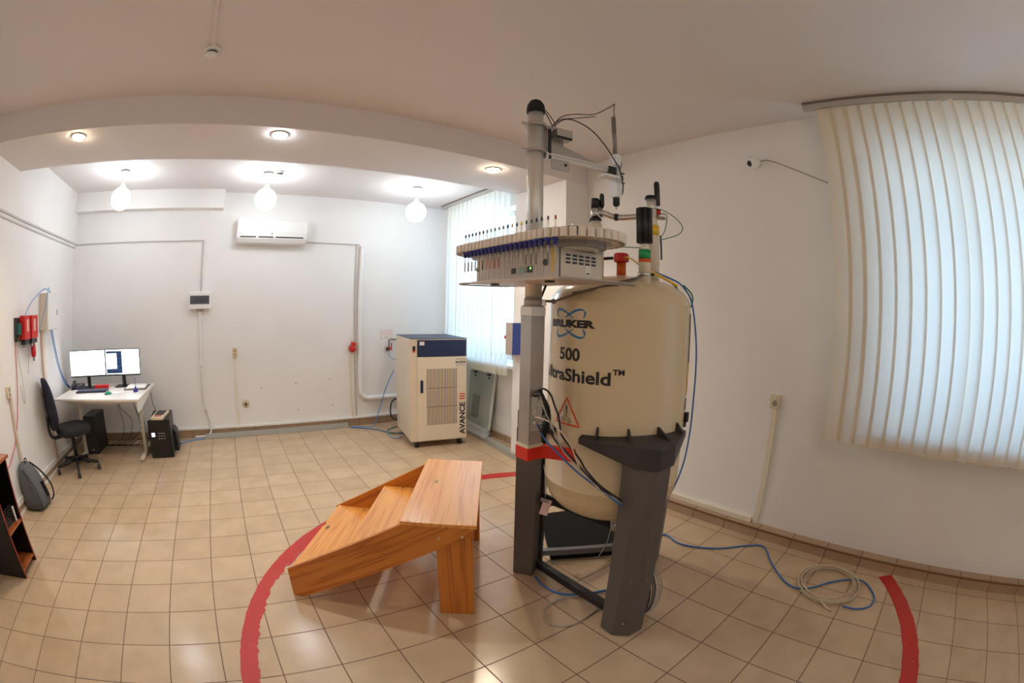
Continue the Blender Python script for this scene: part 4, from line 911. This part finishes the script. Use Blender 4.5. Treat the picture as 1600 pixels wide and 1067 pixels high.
# dark shelf unit at the left edge
sh = thing('shelf_unit', 'dark open shelf unit with a wooden top at the left edge', 'shelf unit', (-1.80, 1.03, 0))
M_dk = mat('dark brown laminate', rgb(26, 19, 17), .35); M_ow = wood_mat('orange brown veneer', rgb(176, 96, 44), rgb(140, 70, 30), 0, .4, knots=False)
for y in (.885, 1.15): B().box(-2.03, -1.552, y, y+.016, .001, .735).build('side_panel', M_dk, sh, bevel=.001)
B().box(-2.03, -2.015, .90, 1.15, .001, .735).build('back_panel', M_dk, sh)
for z in (.04, .30): B().box(-2.015, -1.556, .902, 1.149, z, z+.018).build('shelf', M_ow, sh)
B().box(-2.035, -1.53, .865, 1.185, .736, .758).build('top_board', M_ow, sh, bevel=.003)
B().box(-1.553, -1.5505, .885, .9, .001, .735).box(-1.553, -1.5505, 1.151, 1.166, .001, .735).build('red_edge_band', mat('reddish edge band', rgb(150, 44, 30), .4), sh)
wr = thing('wire_basket', 'black wire basket on the middle shelf of the dark unit', 'basket', (-1.75, 1.03, .319))
b = B()
for k in range(6):
    z = .325+k*.022; b.tube([(-1.60, .93, z), (-1.60, 1.12, z), (-1.90, 1.12, z), (-1.90, .93, z)], .0015, 5, 1, closed=True)
for k in range(9): y = .93+k*.0237; b.cyl((-1.60, y, .32), (-1.60, y, .436), .0012, n=5)
b.build('wires', mat('grey wire', rgb(110, 108, 108), .4, metal=.5), wr)
B().box(-1.90, -1.60, .932, 1.118, .3185, .3215).build('wire_base', mat('grey wire', rgb(110, 108, 108), .4, metal=.5), wr)
tag(B().rbox((-1.585, 1.115, .369), (.012, .02, .10), 0, 0, .0).build('white_card', M_paper), 'small white card standing on the shelf beside the wire basket', 'card')

# ================================================================== left wall fittings
WLX = XL
tag(B().box(WLX, WLX+.018, YF, 4.262, 2.46, 2.478).build('cable_conduit', mat('grey white trunking', rgb(196, 192, 186), .5)), 'upper white conduit running along the left wall', 'conduit')
tag(B().box(WLX, WLX+.015, YF, 4.262, 2.415, 2.429).build('cable_conduit', mat('grey white trunking', rgb(196, 192, 186), .5)), 'lower white conduit running along the left wall', 'conduit')
jb = thing('junction_box', 'cream junction box with blue cables on the left wall', 'junction box', (WLX, 3.28, 1.63))
B().box(WLX+.001, WLX+.125, 3.11, 3.46, 1.455, 1.83).build('case', mat('ivory box plastic', rgb(226, 218, 200), .45), jb, bevel=.005)
B().box(WLX+.125, WLX+.132, 3.115, 3.455, 1.46, 1.825).build('cover', mat('white box cover', rgb(232, 232, 230), .4), jb, bevel=.003)
B().box(WLX+.131, WLX+.136, 3.40, 3.42, 1.60, 1.66).build('latch', M_grey, jb)
tag(B().box(WLX+.001, WLX+.03, 3.13, 3.20, .10, 1.453).build('vertical_trunking', mat('peach trunking', rgb(216, 196, 176), .5)), 'peach trunking dropping from the cream junction box', 'trunking')
for i in range(2):
    q = .014*i
    cable('blue_cable', [(WLX+.05+q, 3.36+q, 1.455), (WLX+.05+q, 3.45+q, 1.25), (WLX+.05+q, 3.58+q, 1.0), (WLX+.055+q, 3.75+q, .82), (WLX+.07+q, 3.86+q, .752)], .0065, (M_lblue, M_blue)[i], ('light blue cable dropping from the junction box to the desk', 'darker blue cable dropping from the junction box to the desk')[i], grp='blue cables between junction box and desk')
cable('blue_cable', [(WLX+.07, 2.56, 1.60), (WLX+.08, 2.70, 1.72), (WLX+.09, 2.91, 1.82), (WLX+.09, 3.10, 1.87), (WLX+.08, 3.24, 1.85), (WLX+.07, 3.28, 1.832)], .005, M_lblue, 'light blue cable arching from the red units to the junction box')
cable('blue_cable', [(WLX+.10, 3.24, 1.834), (WLX+.12, 3.14, 1.88), (WLX+.145, 3.03, 1.74), (WLX+.13, 2.93, 1.55), (WLX+.11, 2.86, 1.44)], .0045, M_lblue, 'light blue cable hanging down in front of the junction box')
rdv = thing('wall_switch_module', 'pair of red modules with black plugs mounted on the left wall', 'wall module', (WLX, 2.67, 1.5))
B().box(WLX+.001, WLX+.03, 2.42, 2.88, 1.39, 1.60).build('back_plate', M_dark, rdv)
for y0, y1 in ((2.51, 2.645), (2.69, 2.86)):
    r_o = B().box(WLX+.03, WLX+.11, y0, y1, 1.40, 1.615).build('red_module', M_red, rdv, bevel=.006)
    B().box(WLX+.11, WLX+.112, y0+.05, y0+.10, 1.47, 1.58).build('label_strip', mat('pale label', rgb(220, 180, 170), .5), r_o)
    B().box(WLX+.04, WLX+.10, y0+.01, y1-.01, 1.355, 1.40).build('plug_block', M_black, r_o, bevel=.003)
    B().box(WLX+.05, WLX+.09, y0+.02, y0+.06, 1.33, 1.356).build('grey_plug', M_grey, r_o)
B().rbox((WLX+.05, 2.46, 1.50), (.05, .05, .10)).build('green_connector', mat('teal connector', rgb(30, 90, 84), .4), rdv)
rp_ = thing('red_pistol_plug', 'red rounded plug hanging below the right red module', 'plug', (WLX+.06, 2.80, 1.28))
B().lathe([(.001, 1.215), (.028, 1.225), (.036, 1.26), (.034, 1.32), (.02, 1.353)], (WLX+.06, 2.80, 0), 18).build('body', M_red, rp_)
B().cyl((WLX+.06, 2.80, 1.215), (WLX+.06, 2.80, 1.185), .014, n=12).build('nose', M_grey, rp_)
cable('grey_cable', [(WLX+.06, 2.70, 1.352), (WLX+.05, 2.69, 1.25), (WLX+.04, 2.68, 1.16), (WLX+.03, 2.67, 1.08)], .0035, M_greycable, 'short grey wire dangling below the red modules')
cable('grey_cable', [(WLX+.05, 2.47, 1.45), (WLX+.03, 2.44, 1.30), (WLX+.03, 2.50, 1.10), (WLX+.03, 2.52, .90), (WLX+.03, 2.50, .83), (WLX+.03, 2.47, .88), (WLX+.025, 2.46, 1.0)], .003, M_greycable, 'thin grey wire hooked down the wall under the red modules')
cable('red_cable', [(WLX+.05, 2.58, 1.617), (WLX+.03, 2.52, 1.60), (WLX+.012, 2.455, 1.50), (WLX+.012, 2.43, 1.33), (WLX+.012, 2.40, 1.02), (WLX+.012, 2.31, .76), (WLX+.014, 2.16, .57), (WLX+.02, 1.95, .45), (WLX+.03, 1.75, .40)], .0045, mat('red cable jacket', rgb(206, 70, 70), .4), 'red cable running down the left wall behind the backpack')
def socket(name, label, c, axis, cols=1):
    t = thing('wall_socket', label, 'socket', c); x, y, z = c
    if axis == 'x+':
        B().box(x+.001, x+.03, y-.04, y+.04, z-.05, z+.05).build('frame', M_cream, t, bevel=.004)
        for dz in (-.022, .022): B().cyl((x+.028, y, z+dz), (x+.033, y, z+dz), .018, n=18).build('outlet', M_grey, t)
    elif axis == 'x-':
        B().box(x-.03, x-.001, y-.04, y+.04, z-.05, z+.05).build('frame', M_cream, t, bevel=.004)
        B().cyl((x-.03, y, z-.012), (x-.034, y, z-.012), .020, n=18).build('outlet', M_grey, t)
        B().box(x-.033, x-.029, y-.012, y+.012, z+.015, z+.045).build('flap', M_white, t)
    else:
        B().box(x-.034, x+.034, y-.03, y-.001, z-.065, z+.055).build('frame', M_cream, t, bevel=.004)
        for dz in (-.03, .022): B().cyl((x, y-.028, z+dz), (x, y-.033, z+dz), .02, n=18).build('outlet', mat('tan outlet', rgb(190, 160, 120), .5), t)
    return t
socket('s', 'cream double socket on the left wall above the shelf unit', (WLX, 2.17, .99), 'x+')
tag(B().rbox((WLX+.012, 2.20, .52), (.022, .045, .84), 0).build('socket_trunking', mat('peach trunking', rgb(216, 196, 176), .5)), 'narrow peach trunking below the socket on the left wall', 'trunking')
tag(B().box(WLX+.0205, WLX+.034, YF, 4.24, .001, .03).box(WLX+.001, WLX+.026, YF+.02, 4.24, .079, .125).build('skirting_trunking', M_white), 'white trunking along the foot of the left wall', 'trunking')

# ================================================================== back wall fittings
WBY = YB
ac = thing('air_conditioner', 'white split air conditioner high on the back wall', 'air conditioner', (.85, WBY, 2.56))
b = B(); prof = [(WBY-.001, 2.72), (WBY-.17, 2.72), (WBY-.205, 2.69), (WBY-.215, 2.55), (WBY-.205, 2.47), (WBY-.17, 2.425), (WBY-.10, 2.412), (WBY-.001, 2.412)]
b.prism(prof, (.385, 0, 0), (0, 1, 0), (0, 0, 1), (.935, 0, 0)).build('casing', M_white, ac, bevel=.006)
fl_ = B().prism([(WBY-.212, 2.50), (WBY-.206, 2.465), (WBY-.17, 2.42), (WBY-.175, 2.417), (WBY-.21, 2.46), (WBY-.216, 2.50)], (.42, 0, 0), (0, 1, 0), (0, 0, 1), (.865, 0, 0)).build('louvre_flap', M_white, ac)
B().box(.43, 1.27, WBY-.2165, WBY-.205, 2.475, 2.490).build('air_outlet', M_black, ac)
for x in (.64, .87): B().box(x, x+.03, WBY-.2185, WBY-.205, 2.473, 2.492).build('outlet_bridge', M_white, ac)
B().lathe([(.001, WBY-.219), (.009, WBY-.2185), (.009, WBY-.214)], (.85, 0, 2.525), 16, 'Y').build('round_badge', M_grey, ac)
tag(B().box(XL+.02, -.065, WBY-.016, WBY-.001, 2.452, 2.466).box(-.083, -.065, WBY-.018, WBY-.001, 1.83, 2.466).build('cable_conduit', mat('grey white trunking', rgb(196, 192, 186), .5)), 'thin conduit on the back wall leading down to the breaker box', 'conduit')
bk = thing('breaker_box', 'white breaker box with a dark window on the back wall', 'breaker box', (-.075, WBY, 1.72))
B().box(-.235, .07, WBY-.075, WBY-.001, 1.61, 1.815).build('case', M_white, bk, bevel=.008)
B().box(-.215, .05, WBY-.08, WBY-.074, 1.672, 1.775).build('smoked_window', mat('smoked window', rgb(88, 90, 100), .2), bk, bevel=.003)
B().box(-.17, .0, WBY-.083, WBY-.079, 1.70, 1.745).build('breaker_row', mat('breaker grey', rgb(66, 68, 78), .4), bk)
b = B()
for x in (-.11, -.075, -.04): b.cyl((x, WBY-.04, 1.61), (x, WBY-.04, 1.585), .011, n=12)
b.build('cable_glands', M_grey, bk)
fc = tag(B().tube([(-.075, WBY-.03, 1.59), (-.082, WBY-.02, 1.45), (-.08, WBY-.018, 1.0), (-.075, WBY-.018, .6), (-.05, WBY-.018, .35), (-.02, WBY-.02, .20), (-.02, WBY-.05, .08), (-.08, WBY-.07, .03), (-.25, WBY-.06, .02)], .013, 10).build('white_conduit', M_white), 'white flexible conduit dropping from the breaker box to the floor', 'conduit')
for z in (1.50, .93, .375): B().box(-.105, -.05, WBY-.034, WBY-.001, z-.012, z+.012).build('clip', M_white, fc)
tag(B().box(1.325, 2.105, WBY-.018, WBY-.001, 2.452, 2.468).box(2.055, 2.073, WBY-.018, WBY-.001, .13, 2.452).build('cable_conduit', mat('grey white trunking', rgb(206, 202, 196), .5)), 'conduit from the air conditioner across and down the back wall', 'conduit')
socket('s', 'cream double socket low on the back wall left of centre', (.392, WBY, 1.065), 'y')
tag(B().box(.372, .402, WBY-.014, WBY-.001, .125, .998).build('socket_trunking', mat('cream trunking', rgb(230, 222, 202), .5)), 'cream trunking below the double socket on the back wall', 'trunking')
tag(B().box(1.99, 2.015, WBY-.014, WBY-.001, .125, .998).build('alarm_trunking', mat('cream trunking', rgb(230, 222, 202), .5)), 'cream trunking below the red alarm button', 'trunking')
al = thing('alarm_button', 'red rounded wall plug fixture on the back wall left of the cabinet', 'alarm button', (2.02, WBY, 1.08))
B().lathe([(.046, WBY-.001), (.05, WBY-.03), (.042, WBY-.075), (.03, WBY-.09), (.001, WBY-.095)], (2.02, 0, 1.06), 20, 'Y').build('body', M_red, al)
B().rbox((2.03, WBY-.05, 1.125), (.055, .07, .055)).build('top_housing', M_red, al, bevel=.01)
hl = thing('wall_pipe_stub', 'small capped pipe stub with a stained ring low on the back wall', 'pipe stub', (.505, WBY, .40))
B().lathe([(.052, WBY-.001), (.045, WBY-.006), (.02, WBY-.007)], (.505, 0, .40), 20, 'Y').build('plaster_ring', mat('stained plaster', rgb(206, 190, 160), .7), hl)
B().cyl((.505, WBY-.003, .40), (.505, WBY-.03, .40), .018, n=14).build('stub', mat('rusty metal', rgb(96, 80, 64), .5, metal=.4), hl)
# white plastic frame/pipe corner
tag(B().tube([(2.14, WBY-.034, 2.44), (2.13, WBY-.034, 1.6), (2.13, WBY-.034, .56), (2.145, WBY-.034, .44), (2.21, WBY-.034, .382), (2.35, WBY-.034, .375), (3.0, WBY-.034, .375)], .030, 12, 5).build('heating_pipe', mat('glossy white paint', rgb(240, 240, 240), .3)), 'thick white painted pipe turning along the back wall behind the cabinet', 'pipe')
for x, z, lab in ((.74, .60, 'filled grey drill hole up and right of the capped pipe stub'), (1.22, .63, 'filled grey drill hole in the upper row, middle of the back wall'), (1.70, .66, 'filled grey drill hole in the upper row left of the red button trunking'), (1.23, .28, 'filled grey drill hole in the lower row, middle of the back wall'), (1.72, .31, 'filled grey drill hole in the lower row left of the red button trunking'), (2.2, .33, 'filled grey drill hole just under the bend of the white pipe')):
    tag(B().cyl((x, WBY-.001, z), (x, WBY-.003, z), .009, n=8).build('drill_hole', mat('grey filler', rgb(150, 146, 144), .8)), lab, 'drill hole', 'drill holes low on the back wall')
sg = thing('wall_sign', 'small white notice with a red border on the back wall', 'sign', (2.53, WBY, 1.245))
B().box(2.445, 2.615, WBY-.004, WBY-.001, 1.19, 1.30).build('card', M_paper, sg)
b = B()
for q in ((2.445, 2.615, 1.19, 1.194), (2.445, 2.615, 1.296, 1.30), (2.445, 2.449, 1.19, 1.30), (2.611, 2.615, 1.19, 1.30)): b.box(q[0], q[1], WBY-.0055, WBY-.004, q[2], q[3])
for z, a, c_ in ((1.27, 2.46, 2.60), (1.24, 2.475, 2.585), (1.212, 2.50, 2.56)):
    x = a
    while x < c_: b.box(x, x+.009, WBY-.0055, WBY-.004, z-.004, z+.004); x += .013
b.build('red_print', mat('faded red print', rgb(210, 120, 116), .6), sg)
vl = thing('gas_valve', 'small gas valve with red handles on a thin pipe by the notice', 'valve', (2.54, WBY, 1.09))
B().tube([(2.56, WBY-.03, 1.05), (2.56, WBY-.03, 1.165), (2.60, WBY-.03, 1.17), (2.80, WBY-.03, 1.17)], .008, 8, 1).build('pipe', mat('dull copper', rgb(100, 76, 66), .4, metal=.5), vl)
B().rbox((2.545, WBY-.035, 1.045), (.05, .05, .05)).build('valve_body', mat('dull brass', rgb(110, 84, 66), .4, metal=.6), vl, bevel=.005)
B().rbox((2.585, WBY-.06, 1.075), (.014, .016, .11)).rbox((2.57, WBY-.06, 1.05), (.05, .014, .016)).build('red_handle', M_red, vl, bevel=.004)
cable('blue_tube', [(2.55, WBY-.04, 1.02), (2.56, WBY-.05, .95), (2.62, WBY-.06, .90), (2.72, WBY-.08, .90), (2.78, WBY-.10, .98)], .005, M_lblue, 'light blue gas tube looping from the valve')
cable('blue_tube', [(2.72, WBY-.05, 1.15), (2.69, WBY-.06, 1.08), (2.72, WBY-.07, 1.0), (2.76, WBY-.08, .97)], .004, M_lblue, 'short blue tube curving beside the cabinet corner')
tag(B().box(XL+.035, 2.9, WBY-.028, WBY-.001, .102, .128).build('skirting_trunking', M_white), 'white trunking along the foot of the back wall', 'trunking')
# floor raceways
tag(B().prism([(0, .001), (.10, .001), (.085, .055), (.02, .055)], (-.10, 4.145, 0), (0, 1, 0), (0, 0, 1), (2.02, .04, 0)).build('floor_raceway', M_raceway, bevel=.004), 'grey floor raceway along the back wall', 'raceway')
tag(B().prism([(0, .001), (.11, .001), (.095, .05), (.015, .05)], (3.085, 1.50, 0), (1, 0, 0), (0, 0, 1), (.20, 1.90, 0)).build('floor_raceway', M_raceway, bevel=.004), 'grey floor raceway beside the leaning panel under the far window', 'raceway')
# cables at the foot of the cabinet
fy = .008
cable('blue_cable', [(1.93, 4.17, fy), (2.05, 4.15, fy), (2.20, 4.08, fy), (2.25, 4.02, .06), (2.30, 3.95, .28), (2.38, 3.88, .58), (2.48, 3.85, .80)], .006, M_lblue, 'light blue cable rising from the raceway to the back of the cabinet')
cable('blue_cable', [(1.93, 4.15, fy), (2.10, 4.04, fy), (2.24, 3.90, fy), (2.34, 3.72, fy), (2.50, 3.60, fy)], .006, M_blue, 'blue cable lying from the raceway end to the cabinet')
cable('blue_cable', [(2.50, 3.98, fy), (2.33, 3.75, fy), (2.29, 3.52, fy), (2.34, 3.43, fy), (2.42, 3.47, fy)], .006, M_lblue, 'light blue cable looped on the floor beside the cabinet')
cable('green_cable', [(2.55, 3.95, .01), (2.38, 3.85, .01), (2.32, 3.72, .01), (2.38, 3.64, .01), (2.48, 3.65, .01)], .007, mat('green yellow cable', rgb(120, 128, 60), .5), 'green and yellow earth cable coiled behind the cabinet')
cable('black_cable', [(2.52, 3.86, .42), (2.45, 3.86, .38), (2.42, 3.85, .28), (2.44, 3.86, .17), (2.52, 3.86, .13)], .010, M_black, 'black cable loop bulging behind the cabinet side')
cable('blue_cable', [(-.12, 4.13, fy), (-.28, 4.10, fy), (-.42, 4.02, fy), (-.50, 4.0, fy)], .007, M_lblue, 'light blue cables lying between the raceway and the power supply')
cable('grey_cable', [(-.12, 4.17, fy), (-.30, 4.16, fy), (-.55, 4.10, fy), (-.80, 4.08, fy)], .006, M_greycable, 'grey cable lying along the wall behind the power supply')

# ================================================================== right side
lp = thing('leaning_panel', 'grey-green glazed cabinet door leaning against the wall below the far blind', 'panel', (3.41, 3.2, .08))
Ly = lambda y0, y1, z0, z1, t0, t1: [(3.375+t0+.10*(z/.84), y, z) for z in (z0, z1) for y in (y0, y1)]
def lpan(y0, y1, z0, z1, th, name, m_, off=0.0, parent=lp):
    b = B(); f_ = lambda z: 3.355+off+.10*(z-.08)/.76
    vs = [(f_(z), y, z) for z in (z0, z1) for y in (y0, y1)]+[(f_(z)+th, y, z) for z in (z0, z1) for y in (y0, y1)]
    b.add(vs, [(0, 1, 3, 2), (4, 6, 7, 5), (0, 4, 5, 1), (2, 3, 7, 6), (0, 2, 6, 4), (1, 5, 7, 3)]); return b.build(name, m_, parent, bevel=.002)
pn = lpan(2.91, 3.49, .079, .835, .018, 'pane', mat('grey green enamel', rgb(176, 184, 178), .25))
for q in ((2.905, 2.93, .079, .84), (3.47, 3.495, .079, .84), (2.905, 3.495, .82, .845), (2.905, 3.495, .079, .10)): lpan(q[0], q[1], q[2], q[3], .026, 'frame', mat('pale frame enamel', rgb(206, 210, 206), .35), -.006)
for y in (3.03, 3.35):
    hg = lpan(y-.02, y+.035, .775, .80, .02, 'hinge', M_dark, -.022)
    lpan(y-.012, y+.012, .735, .752, .012, 'hinge_knob', M_dark, -.018)
lpan(3.19, 3.35, .22, .50, .006, 'document_pocket', mat('grey pocket', rgb(136, 140, 134), .5), -.012)
ps_ = B(); rnd = random.Random(9); nx_, ny_ = 9, 16; vs = []
for i in range(ny_+1):
    for j in range(nx_+1):
        vs.append((3.215+.125*j/nx_+rnd.uniform(-.006, .006), 2.80+.80*i/ny_+rnd.uniform(-.012, .012), .055+.11*(j/nx_)*(.4+.6*i/ny_)+rnd.uniform(-.012, .014)))
ps_.add(vs, [(i*(nx_+1)+j, i*(nx_+1)+j+1, (i+1)*(nx_+1)+j+1, (i+1)*(nx_+1)+j) for i in range(ny_) for j in range(nx_)], True)
tag(ps_.build('plastic_sheet', M_plasticsheet), 'crumpled clear plastic sheet on the raceway in front of the leaning panel', 'plastic sheet')
wb = thing('wall_control_box', 'beige and blue box mounted on the pillar behind the steel pole', 'control box', (3.14, 2.15, 1.3))
B().box(3.085, 3.194, 2.09, 2.205, 1.14, 1.475).build('case', mat('beige side enamel', rgb(190, 176, 166), .4), wb, bevel=.003)
B().box(3.087, 3.193, 2.084, 2.091, 1.145, 1.47).build('blue_face', mat('blue face', rgb(48, 78, 160), .4), wb)
B().cyl((3.10, 2.205, 1.32), (3.10, 2.225, 1.32), .02, n=14).build('red_knob', M_red, wb)
tag(B().box(XR-.032, XR-.001, -.50, 1.434, .0785, .118).build('skirting_trunking', mat('cream trunking', rgb(230, 222, 202), .5)), 'cream trunking on the skirting ledge of the right wall', 'trunking')
socket('s', 'cream socket low on the right wall between magnet and window', (XR, -.535, 1.035), 'x-')
tag(B().box(XR-.022, XR-.001, -.555, -.515, .079, .984).build('socket_trunking', mat('cream trunking', rgb(230, 222, 202), .5)), 'cream trunking dropping from the socket on the right wall', 'trunking')
cm = thing('security_camera', 'white round security camera high on the right wall', 'camera', (XR, -.37, 2.77))
B().lathe([(.03, XR-.001), (.028, XR-.02), (.012, XR-.03)], (0, -.385, 2.775), 20, 'X').build('mount', M_white, cm)
B().sphere((XR-.058, -.37, 2.768), .050, 24).build('housing', M_white, cm)
B().sphere((XR-.090, -.352, 2.752), .024, 16).build('lens', M_black, cm)
cable('white_cable', [(XR-.012, -.40, 2.785), (XR-.008, -.47, 2.79), (XR-.008, -.56, 2.755), (XR-.008, -.80, 2.64), (XR-.008, -1.02, 2.54), (XR-.008, -1.12, 2.50)], .0035, mat('grey lilac cable', rgb(168, 150, 144), .5), 'thin cable from the security camera to behind the near blind')
# coil of cable and blue cable on the floor
b = B(); pts = []
cx0, cy0 = 3.035, -1.35; n_ = 5*26
for k in range(n_+1):
    a = 2*PI*k/26; r = .182+.018*math.sin(a*.37)+.006*math.sin(a*1.7); pts.append((cx0+r*math.cos(a+.6)*1.28*.92+.0, cy0+r*math.sin(a+.6)*1.15, .0085+.006*(k/26)))
b.tube(pts, .0048, 6, 1)
for s_, y in ((0, 0), (1, .012)): b.tube([(2.80, -1.37+y, .03), (2.775, -1.42+y, .012), (2.765, -1.46+y, .008)], .0048, 6)
tag(b.build('cable_coil', mat('cream coiled cable', rgb(206, 190, 164), .45)), 'coil of cream cable lying on the floor under the near window', 'cable coil')
bl = [(2.40, -.30, fy), (2.70, .02, fy), (2.85, .06, fy), (2.94, .02, fy), (2.97, -.04, fy), (2.93, -.16, fy), (2.96, -.29, fy), (3.06, -.45, fy), (3.19, -.57, fy), (3.28, -.68, fy), (3.26, -.75, fy), (3.12, -.85, fy), (3.0, -.96, fy), (2.91, -1.07, fy), (2.88, -1.17, .015), (2.95, -1.26, .012), (3.07, -1.35, .008), (3.15, -1.46, .012), (3.175, -1.56, .02), (3.17, -1.62, .008), (3.1, -1.68, fy), (3.01, -1.72, fy), (2.91, -1.70, fy), (2.85, -1.62, fy), (2.82, -1.52, .02)]
cable('blue_cable', bl, .006, M_blue, 'blue cable winding across the floor to the cream coil')
cable('blue_cable', [(1.90, .20, fy), (1.875, .10, fy), (1.885, -.02, fy), (1.96, -.11, fy), (2.08, -.17, fy), (2.20, -.22, fy)], .0065, M_blue, 'blue cable on the floor between the magnet legs')
cable('grey_cable', [(2.10, -.20, fy), (2.02, -.18, .012), (1.95, -.13, .014), (1.876, -.084, .014), (1.772, -.083, fy), (1.688, -.133, fy), (1.656, -.219, fy), (1.715, -.289, fy), (1.80, -.305, fy), (1.95, -.29, fy)], .0045, M_greycable, 'grey cable looped on the floor beside the right leg')
